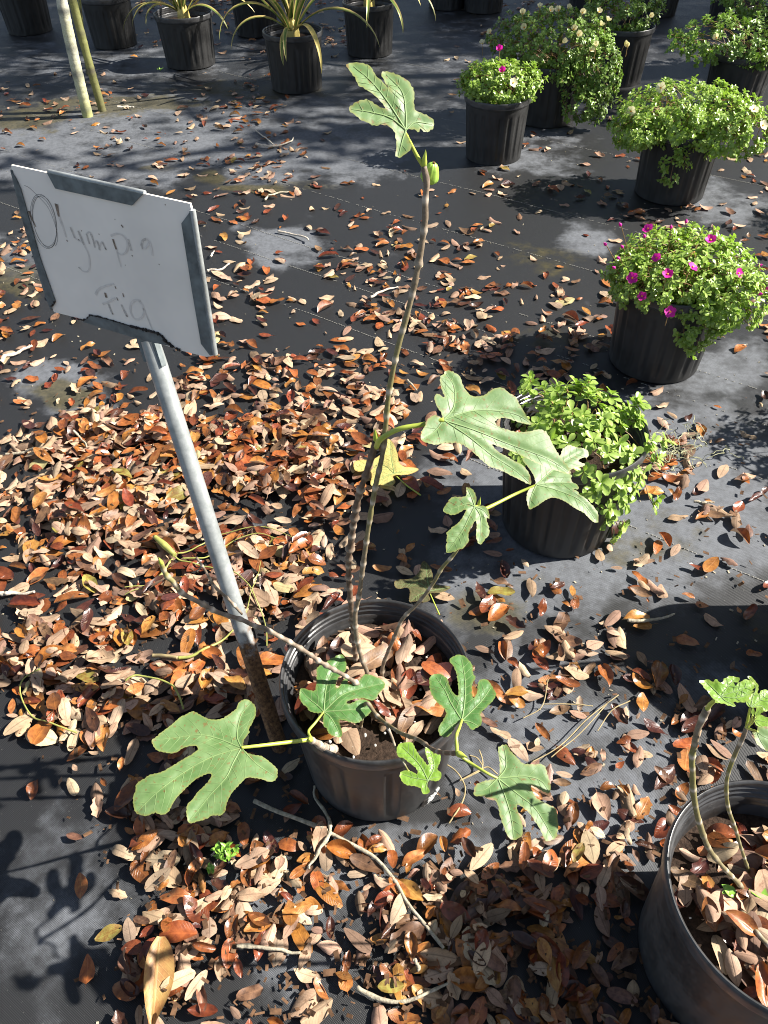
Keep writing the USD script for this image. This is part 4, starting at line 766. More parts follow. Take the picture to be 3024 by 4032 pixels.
fig_leaf(fig2, c8, (700, 630), [(560, 720), (470, 620), (420, 540), (330, 430), (250, 320), (370, 300), (395, 290), (470, 295), (550, 350), (560, 300), (600, 285), (690, 370), (720, 340), (760, 290), (820, 250), (880, 222), (960, 220), (1050, 235), (1095, 290), (1060, 340), (960, 400), (1000, 385), (1100, 330), (1200, 290), (1300, 310), (1400, 360), (1380, 450), (1330, 520), (1370, 530), (1300, 620), (1200, 740), (1100, 760), (950, 745), (1015, 830), (900, 830), (750, 790), (650, 790), (580, 770)],
         [[(850, 430), (1000, 280)], [(950, 540), (1380, 380)], [(1000, 660), (1300, 580)], [(800, 720), (980, 815)], [(560, 480), (400, 330)]], yTa - .02, facing(on_y(2837, 2743, yTa), .35, (.2, 0, .2)), [A3[-1], on_y(2800, 2770, yTa - .01)], 'fig_leaf_young', 'crinkled lime green leaf on the left stem', 71, .0018, droop=.8, pucker=.0024)
fig_leaf(fig2, c8, (1300, 850), [(1285, 855), (1240, 830), (1200, 740), (1300, 620), (1390, 500), (1370, 400), (1240, 260), (1260, 215), (1310, 230), (1400, 330), (1460, 430), (1440, 560), (1450, 600), (1480, 560), (1510, 510), (1600, 500), (1720, 540), (1800, 650), (1780, 800), (1640, 920), (1580, 940), (1450, 870), (1320, 862)],
         [[(1340, 650), (1400, 450), (1280, 240)], [(1500, 700), (1700, 560)], [(1500, 820), (1620, 900)], [(1260, 790), (1215, 750)]], yTb, facing(on_y(2954, 2786, yTb), .45, (.2, 0, .2)), [B3[-1], on_y(2945, 2830, yTb)], 'fig_leaf_young', 'bright green leaf against the right edge', 72, .0013, droop=.6)
fig_leaf(fig2, c8, (1390, 1110), [(1385, 1125), (1440, 1230), (1580, 1280), (1700, 1250), (1750, 1150), (1650, 1060), (1550, 1030), (1480, 1000), (1420, 1060)],
         [[(1550, 1130), (1700, 1180)], [(1450, 1180), (1570, 1260)]], yTb - .02, facing(on_y(2971, 2838, yTb), .5, (.1, 0, .2)), [B3[-1], on_y(2960, 2845, yTb - .01)], 'fig_leaf_young', None, 73, .0011, droop=.6)
fig_leaf(fig2, c8, (1440, 1340), [(1425, 1352), (1345, 1355), (1380, 1420), (1390, 1500), (1440, 1600), (1560, 1680), (1640, 1720), (1780, 1700), (1900, 1500), (1800, 1260), (1580, 1240), (1440, 1265), (1440, 1325)],
         [[(1600, 1450), (1800, 1500)], [(1500, 1500), (1620, 1690)], [(1400, 1400), (1360, 1365)]], yTb - .035, facing(on_y(2981, 2882, yTb), .4, (.3, 0, .2)), [B3[-1], on_y(2955, 2872, yTb - .02)], 'fig_leaf', 'pale leaf lowest on the right edge', 74, .0011, droop=.6)
fig_leaf(fig2, c8, (1400, 1050), [(1390, 1040), (1400, 960), (1420, 870), (1500, 830), (1570, 850), (1560, 930), (1500, 990), (1420, 1050)], [[(1460, 950), (1540, 860)]], yTb - .03, facing(on_y(2973, 2825, yTb), .2, (0, 0, .2)), [B3[-1], on_y(2962, 2845, yTb - .02)], 'fig_leaf_young', None, 75, .001, droop=.6, ds=.0017)
fig_leaf(fig2, c8, (1345, 1010), [(1335, 1005), (1310, 920), (1340, 860), (1390, 890), (1400, 960), (1372, 1012)], [[(1350, 940), (1350, 880)]], yTb - .02, facing(on_y(2962, 2817, yTb), .2, (0, 0, .2)), [B3[-1], on_y(2955, 2840, yTb - .01)], 'fig_leaf_young', None, 76, .001, droop=.6, ds=.0017)
# seedlings at the foot of the small fig
def oval(c, d, up, L, W, n=6, bend=.15):
    d, up = unit(d), unit(np.asarray(up) - unit(d) * (np.asarray(up) @ unit(d))); s = np.cross(up, d); t = np.linspace(0, 1, n); w = W * np.sin(PI * np.clip(t, .02, .98) ** .75) ** .8
    v = np.vstack([[c + d * L * a - s * b / 2 + up * (b * .22 - bend * L * a * a), c + d * L * a - up * bend * L * a * a, c + d * L * a + s * b / 2 + up * (b * .22 - bend * L * a * a)] for a, b in zip(t, w)])
    f = []
    for k in range(n - 1):
        o = 3 * k; f += [[o, o + 3, o + 1], [o + 1, o + 3, o + 4], [o + 1, o + 4, o + 2], [o + 2, o + 4, o + 5]]
    return v, np.array(f)
g = np.random.default_rng(17)
wd = thing('seedling', 'tiny bright seedling sprouting at the foot of the small fig', 'seedling', at(2950, 3500, bs))
for px, py, L in ((2950, 3480, .026), (2965, 3505, .018), (2885, 3500, .016), (2893, 3530, .018)):
    c = at(px, py, bs + .02); az = g.uniform(0, 6.28); obj('leaf', oval(c, [math.cos(az), math.sin(az), .3], [0, 0, 1], L, L * .75), 'weed_leaf', wd, smooth=True)

# ------------------------------------------------------------------ moss roses (small succulent leaves in whorls)
TU = np.array([0, .12, .4, .68, .9, 1.0]); TW = np.array([.12, .3, .62, 1.0, .72, .06])
def leaf_template():
    v, f = [], []
    for a, w in zip(TU, TW):
        v += [[a, -.5 * w, .10 * w - .22 * a * a], [a, 0, -.22 * a * a], [a, .5 * w, .10 * w - .22 * a * a]]
    for k in range(len(TU) - 1):
        o = 3 * k; f += [[o, o + 3, o + 1], [o + 1, o + 3, o + 4], [o + 1, o + 4, o + 2], [o + 2, o + 4, o + 5]]
    return np.array(v), np.array(f)
LT, LF = leaf_template()
def place_leaves(base, d, up, L, W):
    d = d / np.linalg.norm(d, axis=1, keepdims=True); s = np.cross(up, d); s /= np.linalg.norm(s, axis=1, keepdims=True) + 1e-9; u = np.cross(d, s)
    return base[:, None] + LT[None, :, :1] * L[:, None, None] * d[:, None] + LT[None, :, 1:2] * W[:, None, None] * s[:, None] + LT[None, :, 2:] * L[:, None, None] * u[:, None]
def ell_hit(px, py, ells, fallback):
    d = unit(ray(px, py)); best = None
    for c, r in ells:
        o, k = (EYE - c) / r, d / r
        A, B, C_ = k @ k, 2 * o @ k, o @ o - 1; D = B * B - 4 * A * C_
        if D > 0:
            t = (-B - math.sqrt(D)) / (2 * A); best = t if best is None else min(best, t)
    return EYE + d * (best + .004) if best is not None else on_y(px, py, fallback)
def flower(plant, P, face, R, m, cup=.35, seed=0, name='flower'):
    g = np.random.default_rng(seed); face = unit(face); a = unit(np.cross(face, [.3, 1, .1])); b = np.cross(face, a); parts = []
    for k in range(5):
        th = k * 2 * PI / 5 + g.uniform(-.1, .1); d = math.cos(th) * a + math.sin(th) * b
        n = 6; t = np.linspace(0, 1, n); w = R * .86 * np.sin(PI * np.clip(t * .86 + .06, 0, 1) ** 1.5) ** .7
        s = np.cross(face, d); h = cup * R * t ** 1.6
        v = np.vstack([[P + d * R * x * (1 - .35 * cup) + face * (z + .10 * ww) - s * ww / 2, P + d * R * x * (1 - .35 * cup) * 1.03 + face * z, P + d * R * x * (1 - .35 * cup) + face * (z + .10 * ww) + s * ww / 2] for x, ww, z in zip(t, w, h)])
        f = []
        for q in range(n - 1):
            o = 3 * q; f += [[o, o + 3, o + 1], [o + 1, o + 3, o + 4], [o + 1, o + 4, o + 2], [o + 2, o + 4, o + 5]]
        parts.append((v, np.array(f)))
    fl = obj(name, join(parts), m, plant, smooth=False)
    e = trimesh.creation.icosphere(1, 1.0); obj('flower_eye', ((e.vertices * [1, 1, .7]) @ np.stack([a, b, face]) * R * .17 + P + face * R * .14, e.faces), 'flower_eye', fl, smooth=True)
    obj('flower_stalk', tube([P, P - face * .006, P - face * .012 - [0, 0, .012], P - face * .012 - [0, 0, .035]], .0011, 5), 'moss_rose_stem', fl)
def moss_rose(key, label, ells, ntips, flowers=(), buds=(), petal='magenta_petal', n_parts=0, seed=0, L=.0165, dark=False, tips_extra=(), keep=None, R=.0155, group=None, whorl=(5, 8), spread=.75, cup=.3):
    p = POTS[key]; g = np.random.default_rng(seed)
    root = np.array([p['x'], p['y'], p['soil']])
    t = thing('moss_rose', label, 'flowering plant', root, group)
    E_ = [(np.array(c), np.array(r)) for c, r in ells]
    vol = np.array([r[0] * r[1] * r[2] for _, r in E_]) ** .7; tips, dirs = [], []
    while len(tips) < ntips:
        c, r = E_[g.choice(len(E_), p=vol / vol.sum())]
        d = unit(g.normal(size=3)); k = g.uniform(.5, 1.0) ** .5 * g.uniform(.9, 1.06)
        P = c + d * r * k
        inside = (P[0] - p['x'])**2 + (P[1] - p['y'])**2 < (p['rt'] + .004)**2
        if (inside and P[2] < p['soil'] + .012) or P[2] < .012: continue
        if keep is not None and not keep(P): continue
        tips.append(P); dirs.append(unit(unit((P - c) / r) + [0, 0, .5] + g.normal(size=3) * .25))
    for P in tips_extra:
        tips.append(np.asarray(P, float)); o = np.asarray(P) - root; dirs.append(unit(unit(o * [1, 1, .5]) + [0, 0, .55]))
    tips, dirs = np.array(tips), np.array(dirs)
    base, dd, up, Ls, stems = [], [], [], [], []
    for P, D in zip(tips, dirs):
        o = root + np.append(g.normal(size=2) * p['rs'] * .35, 0)
        mid = (o + P) / 2 + [0, 0, .04 + .35 * max(0, o[2] + .05 - P[2])]
        st = spline([o, mid, P - D * .012, P], 12); stems.append(tube(st[7:] if g.random() < .85 else st[2:], .0010, 4, False))
        a = unit(np.cross(D, [.31, .2, .9])); b = np.cross(D, a); nW = g.integers(*whorl); ph = g.uniform(0, 6.28)
        for k in range(nW):
            th = ph + k * 2.4; el = g.uniform(.15, .85); base.append(P); dd.append((math.cos(th) * a + math.sin(th) * b) * math.cos(el) + D * math.sin(el)); up.append(unit(D + [.15, 0, .7])); Ls.append(L * g.uniform(.6, 1.15))
        for lev, back in enumerate((.012, .022, .034)):
            if back > .8 * np.linalg.norm(P - o): break
            Q = st[-1] + (st[-4] - st[-1]) * min(1, back / (np.linalg.norm(st[-4] - st[-1]) + 1e-6)); th0 = ph + lev * 1.57
            for k in range(2 if lev else 3):
                th = th0 + k * PI + g.normal() * .3; el = g.uniform(-.1, .5); base.append(Q); dd.append((math.cos(th) * a + math.sin(th) * b) * math.cos(el) + D * math.sin(el)); up.append(unit(D + [.15, 0, .9])); Ls.append(L * g.uniform(.75, 1.2))
    base, dd, up, Ls = map(np.array, (base, dd, up, Ls))
    V = place_leaves(base + g.normal(size=base.shape) * .0012, dd + g.normal(size=dd.shape) * .18, up + g.normal(size=up.shape) * .25, Ls, Ls * g.uniform(.48, .68, len(Ls)))
    tag(obj('stems', join(stems), 'moss_rose_stem', t, smooth=True), kind='stuff')
    mat = 'moss_rose_leaf_dark' if dark else 'moss_rose_leaf'
    pick = np.argsort(np.linalg.norm(V.mean(1) - EYE, axis=1))[:n_parts] if n_parts else np.array([], int)
    for k in pick: obj('leaf', (V[k], LF), mat, t, smooth=True)
    rest = np.setdiff1d(np.arange(len(V)), pick)
    n = len(LT); F = (LF[None] + (np.arange(len(rest)) * n)[:, None, None]).reshape(-1, 3)
    tag(obj('foliage', (V[rest].reshape(-1, 3), F), mat, t, smooth=True), kind='stuff')
    for k, (px, py) in enumerate(flowers):
        P = ell_hit(px, py, E_, p['y']); flower(t, P, unit(unit(EYE - P) * .45 + unit(P - E_[0][0]) * .35 + [0, 0, .45] + g.normal(size=3) * .25), R * g.uniform(.85, 1.1), petal, cup * g.uniform(.6, 1.5), seed + k)
    for k, (px, py) in enumerate(buds):
        P = ell_hit(px, py, E_, p['y']); d = unit(P - root + [0, 0, .02]); kk = np.linspace(0, 1, 6)
        b = obj('flower_bud', tube([P + d * .011 * x for x in kk], .0035 * np.array([.4, 1, 1.1, .9, .6, .1]), 8), petal, t, smooth=True)
        obj('flower_stalk', tube(spline([root * [.4, .4, 0] + P * [.6, .6, 0] + [0, 0, root[2] + .02], (root + P) / 2 * [.5, .5, 1] + P * [.5, .5, 0] * 1 + [0, 0, .0], P], 8)[3:], .001, 5), 'moss_rose_stem', b)
    return t
c5 = lambda pts: crop(1780, 0, .75, pts)
c6 = lambda pts: crop(2360, 860, .4002, pts)
c7 = lambda pts: crop(1940, 1440, .4219, pts)
q = POTS['mid']; g = np.random.default_rng(91)
inner = []
for k in range(58):
    rr, th = .118 * math.sqrt(g.random()), g.uniform(0, 2 * PI); x, y = q['x'] + rr * math.cos(th), q['y'] + rr * math.sin(th)
    if x > q['x'] + .02 and y > q['y'] + .02 and g.random() < .6: continue
    inner.append((x, y, q['soil'] + g.uniform(.03, .095) + .03 * (y < q['y'])))
trail = [at(*c7([p])[0], z) for p, z in (((1480, 710), .27), ((1610, 700), .25), ((1390, 1010), .2), ((1530, 1260), .10), ((1330, 1150), .17), ((1210, 1500), .05), ((1160, 1580), .03), ((1010, 1090), .27), ((1070, 820), .31), ((940, 560), .30), ((850, 990), .28), ((960, 1170), .25), ((1230, 1100), .22),
         ((1240, 1290), .14), ((1100, 1330), .16), ((1120, 1080), .24), ((1190, 1200), .18), ((1310, 960), .24), ((1180, 740), .30), ((1300, 820), .27), ((350, 130), .36), ((330, 190), .34), ((900, 130), .35), ((900, 260), .32), ((1110, 270), .32), ((1350, 350), .32), ((1290, 470), .29), ((600, 250), .32), ((480, 220), .31), ((240, 830), .27), ((1540, 860), .2), ((880, 1210), .22), ((1060, 1440), .1), ((940, 1290), .16))]
moss_rose('mid', 'young upright succulent without flowers spilling over the front of its glossy pot', [((q['x'], q['y'], .25), (.11, .11, .05))], 0, n_parts=300, seed=92, L=.0205, tips_extra=inner + trail, whorl=(6, 9))
q = POTS['pink']
pinkE = [((q['x'] + .005, q['y'] - .01, .262), (.195, .17, .095)), ((q['x'] + .09, q['y'] - .10, .235), (.13, .09, .085)), ((q['x'] + .03, q['y'] - .135, .17), (.06, .035, .075)), ((q['x'] - .09, q['y'] - .03, .27), (.10, .09, .06))]
moss_rose('pink', 'moss rose with open magenta flowers in the pot nearest the right edge', pinkE, 600, c6([(480, 105), (565, 390), (325, 585), (670, 550), (915, 480), (420, 765), (695, 920), (1095, 215), (1365, 540)]),
          c6([(215, 75), (70, 265), (200, 400), (155, 490), (450, 190), (705, 105), (850, 50), (1560, 470), (1640, 690), (1565, 745), (235, 290)]), n_parts=290, seed=101, L=.0148, R=.0138)
q = POTS['white']
whE = [((q['x'] + .0, q['y'] - .0, .275), (.25, .19, .10)), ((q['x'] + .13, q['y'] - .11, .255), (.19, .12, .09)), ((q['x'] - .17, q['y'] - .05, .245), (.11, .11, .07)), ((q['x'] - .055, q['y'] - .14, .15), (.05, .03, .075))]
moss_rose('white', 'bushy moss rose with a few cream flowers, right side, behind the magenta one', whE, 780, c5([(1097, 462), (940, 585), (1585, 575), (1630, 660)]), (), 'cream_petal', 280, 102, .0155, R=.018)
q = POTS['small']
moss_rose('small', 'small low moss rose with two magenta blooms and a cream one', [((q['x'] + .01, q['y'], .27), (.175, .14, .075)), ((q['x'] - .06, q['y'] - .02, .29), (.10, .09, .06))], 340, c5([(320, 435)]), (), 'cream_petal', 0, 103, .0158, R=.018)
sm = stage.GetPrimAtPath('/World/moss_rose_003'); smn = Node('/World/moss_rose_003', (q['x'], q['y'], q['soil']))
for k, (px, py) in enumerate(c5([(250, 262), (265, 375)])):
    P = on_y(px, py, q['y'] - .02 - .06 * k); flower(smn, P, [-.2, -.6, .7], .017, 'magenta_petal', .8, 200 + k)
q = POTS['yel']
yE_ = [((q['x'] - .02, q['y'], .31), (.27, .20, .12)), ((q['x'] + .17, q['y'] - .10, .22), (.12, .09, .13)), ((q['x'] + .13, q['y'] - .15, .11), (.13, .06, .09)), ((q['x'] + .02, q['y'] - .16, .22), (.06, .03, .05))]
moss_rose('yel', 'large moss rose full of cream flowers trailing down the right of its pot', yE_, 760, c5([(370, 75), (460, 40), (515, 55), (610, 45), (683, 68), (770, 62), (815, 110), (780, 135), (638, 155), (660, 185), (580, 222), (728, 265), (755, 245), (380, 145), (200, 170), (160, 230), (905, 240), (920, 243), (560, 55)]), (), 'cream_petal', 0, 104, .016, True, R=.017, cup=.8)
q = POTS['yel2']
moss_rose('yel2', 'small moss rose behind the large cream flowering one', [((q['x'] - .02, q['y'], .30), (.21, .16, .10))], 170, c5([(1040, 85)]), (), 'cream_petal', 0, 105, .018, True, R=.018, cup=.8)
q = POTS['ra']
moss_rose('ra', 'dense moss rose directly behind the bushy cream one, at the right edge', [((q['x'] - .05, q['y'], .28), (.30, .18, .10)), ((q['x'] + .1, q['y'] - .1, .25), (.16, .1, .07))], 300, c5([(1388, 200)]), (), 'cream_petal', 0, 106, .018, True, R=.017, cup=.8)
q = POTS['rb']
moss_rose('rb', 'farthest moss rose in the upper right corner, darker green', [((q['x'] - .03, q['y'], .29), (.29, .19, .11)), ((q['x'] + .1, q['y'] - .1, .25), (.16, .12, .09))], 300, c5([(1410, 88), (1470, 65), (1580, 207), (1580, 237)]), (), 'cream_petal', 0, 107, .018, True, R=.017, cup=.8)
q = POTS['off3']
moss_rose('off3', 'moss rose out of view to the right, shading cloth beside the bushy cream one', [((q['x'], q['y'], .28), (.25, .2, .1))], 220, (), (), seed=109)  # unseen plant, placed for the leafy shadow coming in from the right
q = POTS['off2']
moss_rose('off2', 'moss rose out of view to the right, shading the cloth at the edge', [((q['x'], q['y'], .28), (.2, .17, .1))], 200, (), (), seed=108)  # out of view too, it darkens the cloth near the right edge

# ------------------------------------------------------------------ striped strap leaf plants
def strap(plant, c, az, e0, turn, L, w, m='strap_leaf', seed=0, label=None):
    g = np.random.default_rng(seed); n = 18; t = np.linspace(0, 1, n); ang = e0 - turn * t ** 1.25
    ds = L / (n - 1); dh = np.array([math.cos(az), math.sin(az), 0]); p = [np.asarray(c, float)]
    for k in range(n - 1): p.append(p[-1] + ds * (dh * math.cos(ang[k]) + np.array([0, 0, math.sin(ang[k])])))
    p = np.array(p); side = np.array([-math.sin(az), math.cos(az), 0]); p = p + side * (np.sin(t * 3 + g.uniform(0, 6)) * .012 * t)[:, None]
    up = np.stack([-dh[0] * np.sin(ang), -dh[1] * np.sin(ang), np.cos(ang)], -1); ww = w * np.clip(np.minimum(.55 + 1.6 * t, (1 - t) ** .6 * 1.55), .03, 1)
    v, uv = [], []
    for k in range(n):
        for q_, u in ((-.5, 0), (-.25, .25), (0, .5), (.25, .75), (.5, 1)):
            v.append(p[k] + side * ww[k] * q_ + up[k] * abs(q_) * ww[k] * .55); uv.append((u, t[k]))
    f = []
    for k in range(n - 1):
        for j_ in range(4): o = 5 * k + j_; f += [[o, o + 1, o + 6], [o, o + 6, o + 5]]
    return tag(obj('strap_leaf', (np.array(v), np.array(f)), m, plant, smooth=True, uv=uv), label)
def strap_plant(key, label, explicit, n, seed):
    p = POTS[key]; c = np.array([p['x'], p['y'], p['soil'] + .02]); g = np.random.default_rng(seed)
    t = thing('strap_leaf_plant', label, 'strap leaf plant', c)
    obj('leaf_base', lathe([(.028, -.03), (.030, .0), (.026, .03), (.016, .055), (.004, .07)], 20, c, lambda th, z: .004 * np.cos(5 * th)), 'strap_leaf_yellow', t, smooth=True)
    for k, (az, e0, turn, L, w) in enumerate(explicit): strap(t, c + [.02 * math.cos(math.radians(az)), .02 * math.sin(math.radians(az)), .02], math.radians(az), e0, turn, L, w, 'strap_leaf_yellow' if k % 4 == 3 else 'strap_leaf', seed + k)
    for k in range(n): strap(t, c + g.normal(size=3) * .008, g.uniform(0, 6.28), g.uniform(.9, 1.45), g.uniform(.3, 1.6), g.uniform(.35, .6), g.uniform(.02, .032), 'strap_leaf', seed + 50 + k)
strap_plant('d', 'nearest striped strap leaf plant with long leaves drooping over its ribbed pot', [(-172, 1.0, 2.6, .44, .03), (-160, .75, 2.3, .36, .026), (-18, .75, 2.1, .50, .030), (-62, .55, 2.15, .40, .026), (-100, .35, 1.95, .25, .026), (-96, .5, 1.9, .28, .022), (178, 1.1, 1.6, .5, .03), (150, 1.0, 1.5, .5, .03), (-120, 1.1, .9, .3, .026), (-50, 1.1, .8, .34, .03), (30, .9, 1.4, .5, .03)], 12, 300)
strap_plant('c', 'striped strap leaf plant in the ribbed pot left of the nearest one', [(-165, .7, 2.1, .30, .026), (-175, .55, 1.9, .36, .022), (-150, .8, 2.4, .24, .024), (-5, .7, 1.7, .40, .028), (-30, .6, 1.9, .3, .024), (175, .9, 1.6, .42, .024), (10, .9, 1.3, .5, .028)], 12, 340)
strap_plant('e', 'striped strap leaf plant with leaves hanging right onto the cloth', [(-25, .75, 2.2, .46, .028), (-55, .6, 2.3, .36, .024), (-12, .9, 1.9, .52, .028), (0, .8, 1.7, .5, .026), (-150, .8, 1.9, .42, .028), (-170, .7, 1.7, .4, .026), (-90, .6, 2.2, .28, .022), (-40, .9, 2.0, .4, .022)], 12, 380)
strap_plant('far1', 'strap leaf plant in the shaded pot behind the nearest one', [], 14, 420)
strap_plant('bb', 'strap leaf plant in the dark pot behind the slim trunks', [], 12, 440)
strap_plant('far0', 'strap leaf plant in the dark upper left corner pot', [], 14, 460)
# unseen fig stems in the pot beyond the right edge, casting shadow into view
q = POTS['off1']; ft = thing('fig_plant', 'leafless fig cutting in the pot out of view to the right, shading the cloth', 'fig plant', (q['x'], q['y'], q['soil']))
for k in range(3): stem(ft, [np.array([q['x'] + .02 * k, q['y'], q['soil'] - .01]), np.array([q['x'] + .04 * k, q['y'] + .02, q['soil'] + .15]), np.array([q['x'] + .07 * k - .04, q['y'] + .01, q['soil'] + .28])], .004, .0036, 'fig_bark', (.012, .025), None, 480 + k)

# ------------------------------------------------------------------ unseen trees beyond the right edge, crowns placed to shade the far rows
def shade_tree(label, x, y, H, crowns, seed, n):
    g = np.random.default_rng(seed); t = thing('shade_tree', label, 'tree', (x, y, 0))
    limbs = [tube(spline([(x, y, -.1), (x + .1, y - .05, H * .3), (x, y + .1, H * .55), (x + .1, y, H * .8)], 20), np.linspace(.16, .08, 20), 14)]
    for c, r in crowns: limbs.append(tube(spline([(x, y + .05, H * .5), ((x + c[0]) / 2, (y + c[1]) / 2, (H * .6 + c[2]) / 2 + .3), c], 12), np.linspace(.07, .015, 12), 8))
    obj('trunk', join(limbs), 'tree_bark', t, smooth=True)
    V = []
    vol = np.array([r[0] * r[1] * r[2] for _, r in crowns])
    clumps = []
    for k in range(n // 26):
        c, r = crowns[g.choice(len(crowns), p=vol / vol.sum())]; d = unit(g.normal(size=3)); clumps.append(np.array(c) + d * np.array(r) * g.uniform(.2, 1) ** .6)
    c = np.repeat(np.array(clumps), 26, 0); N = len(c); c = c + g.normal(size=(N, 3)) * .16
    u = g.normal(size=(N, 3)); u /= np.linalg.norm(u, axis=1, keepdims=True); w = np.cross(u, g.normal(size=(N, 3))); w /= np.linalg.norm(w, axis=1, keepdims=True)
    L = g.uniform(.045, .085, N)[:, None]
    V = np.stack([c - u * L, c + w * L * .42, c + u * L, c - w * L * .42], 1).reshape(-1, 3); F = (np.arange(N) * 4)[:, None, None] + np.array([[0, 1, 2], [0, 2, 3]])
    tag(obj('crown', (V, F.reshape(-1, 3)), 'tree_leaf', t), kind='stuff')
def over(x, y, z): return np.array([x - SHADE[0] * z, y - SHADE[1] * z, z])    # the point whose shadow falls at x, y
shade_tree('broad leafy tree out of view to the right, placed to shade the far pots', 7.4, 6.4, 5.4, [(over(-2.2, 5.45, 4.2), (1.2, .6, .6)), (over(-.5, 5.65, 4.6), (1.2, .55, .6)), (over(.9, 5.5, 4.4), (1.0, .6, .6)), (over(2.2, 5.3, 4.2), (1.0, .75, .6)), (over(-3.2, 6.4, 4.6), (1.2, .8, .7)), (over(0, 6.8, 5.0), (2.4, .9, .8)), (over(2.6, 6.4, 4.5), (1.4, .8, .8)), (over(.5, 4.9, 4.4), (.6, .25, .5)), (over(-2.4, 4.85, 4.0), (.8, .3, .4)), (over(-.9, 5.0, 4.2), (.5, .22, .4))], 500, 30000)

shade_tree('thin open-crowned tree out of view to the right, placed to dapple the dusty cloth', 5.9, 4.6, 4.4, [(over(-.55, 4.05, 3.9), (.5, .10, .3)), (over(-.1, 3.5, 3.7), (.4, .10, .3)), (over(-1.1, 3.2, 3.5), (.25, .06, .3)), (over(1.0, 4.15, 3.9), (.35, .12, .3)), (over(-1.9, 4.3, 3.7), (.35, .10, .3))], 530, 1100)

# ------------------------------------------------------------------ fallen leaves: dropped one by one onto the cloth, the pots' soil and one another
def dry_leaf(g, L, wr, kind):
    """Local mesh of one dry leaf: x along, y across, z up; curled and folded. Returns vertices, faces, uv."""
    n, m = 9, 5; t = np.linspace(0, 1, n)
    sh = [(.95, .58), (.82, .52), (1.12, .6), (.72, .62), (1.0, .72)][kind % 5]
    w = np.sin(PI * np.clip(t, .012, .985) ** sh[0]) ** sh[1]
    if kind == 5: w = w * (1 + .22 * np.sin(t * 19))             # lobed or toothed edge
    if kind == 6: w = np.where(t > .72, w * (1.25 - .5 * np.abs(t - .86) / .14), w * .8)
    if kind == 7: w = np.where(t > .62, w * np.clip((.66 - t) / .04, .03, 1), w)   # torn short
    w = w * L * wr
    bend = g.normal(0, .75); cup = abs(g.normal(.28, .3)) * (1 if g.random() < .8 else -1); tw = g.normal(0, .6); wave = g.normal(0, .075); ph = g.uniform(0, 6)
    v, uv = [], []
    a = (t - .5) * bend
    xs = np.r_[0, np.cumsum(np.cos((a[1:] + a[:-1]) / 2))] / (n - 1) * L; zs = np.r_[0, np.cumsum(np.sin((a[1:] + a[:-1]) / 2))] / (n - 1) * L
    xs -= xs.mean(); zs -= zs.mean(); side = np.cumsum(g.normal(0, .012, n)) * L * .4
    for k in range(n):
        ct, st_ = math.cos(tw * (t[k] - .5)), math.sin(tw * (t[k] - .5))
        for q_ in np.linspace(-1, 1, m):
            y, z = q_ * w[k] / 2, cup * w[k] * .5 * q_ * q_ + wave * L * .5 * abs(q_) * math.sin(t[k] * 9 + ph + q_)
            v.append((xs[k], side[k] + y * ct - z * st_, zs[k] + y * st_ + z * ct)); uv.append((.5 + q_ * .5, t[k]))
    f = []
    for k in range(n - 1):
        for j_ in range(m - 1): o = m * k + j_; f += [[o, o + m, o + m + 1], [o, o + m + 1, o + 1]]
    v = np.array(v); nv = len(v)
    # short stalk
    e = v[2]; s = np.array([[0, .0005, 0], [0, -.0005, 0], [-L * .10, 0, .002]]) + e; s2 = np.array([[0, 0, .0007]]) + e
    v = np.vstack([v, s, s2]); uv += [(.5, .5)] * 4; f += [[nv, nv + 2, nv + 3], [nv + 3, nv + 2, nv + 1]]
    f = np.array(f)[:, [0, 2, 1]] * 1
    cr = np.cross(v[f[:8, 1]] - v[f[:8, 0]], v[f[:8, 2]] - v[f[:8, 0]])
    if cr[:, 2].sum() < 0: f = f[:, [0, 2, 1]]
    return v, f, np.array(uv)
COVER = np.array([[int(ch) for ch in row] for row in (
    '00011111000111000', '00000000001000000', '11101100000000000', '00111210001112101', '20001221011011111', '31101101221011111', '31001454323322001', '42114442543332001', '12334554312221001',
    '67766776332222443', '78776765311111222', '55776652122211222', '46677642244324332', '77676543334433332', '56654333333444432', '25666542001334554', '01466654000233544', '01467654323334433',
    '00377766433445433', '00277777777777630', '00167777777777630', '00156677777777630')], float) / 10
lg = np.random.default_rng(2024)
NC = 200000
cx, cy = lg.uniform(-3.6, 3.6, NC), lg.uniform(-.12, 6.9, NC)
pq, dd_ = pix(np.stack([cx, cy, np.zeros(NC)], -1)); u_, v_ = pq[:, 0] / 182.28, pq[:, 1] / 182.28
ok = (dd_ > .2) & (u_ > -7) & (u_ < 24) & (v_ > -2) & (v_ < 27)
RMID = lambda u, v: 1 - .12 * np.clip((u - 10) / 1.5, 0, 1) * np.clip(v - 11.5, 0, 1) * np.clip(18.5 - v, 0, 1)
cov = RMID(u_, v_) * map_coordinates(COVER, [np.clip(v_ - .5, 0, 21), np.clip(u_ - .5, 0, 16)], order=1, mode='nearest')
cl = Field(41, .05)(cx, cy) * .55 + Field(42, .14)(cx, cy) * .6
cov = np.clip(cov * np.exp(.55 * cl - .15) * (1 + (np.interp(v_, [4, 8, 10], [0, .1, .35])) * np.clip(np.maximum((10 - u_) / 2, v_ - 18), 0, 1)), 0, .9)
A_LEAF = .040 * .0185 * .72
dens = -np.log(1 - cov) / A_LEAF; dmax = NC / (7.2 * 7.02)
ok &= lg.random(NC) < dens / dmax * 1.0
for p in POTS.values(): ok &= (cx - p['x'])**2 + (cy - p['y'])**2 > (p['rb'] + .014)**2
ok &= (cx - P0[0])**2 + (cy - P0[1])**2 > .03**2
for k in range(3): ok &= True
cx, cy = cx[ok], cy[ok]
HS = .004; HX, HY = np.arange(-3.8, 3.8, HS), np.arange(-.3, 7.1, HS)
HM = np.zeros((len(HY), len(HX)), np.float32) + .0004
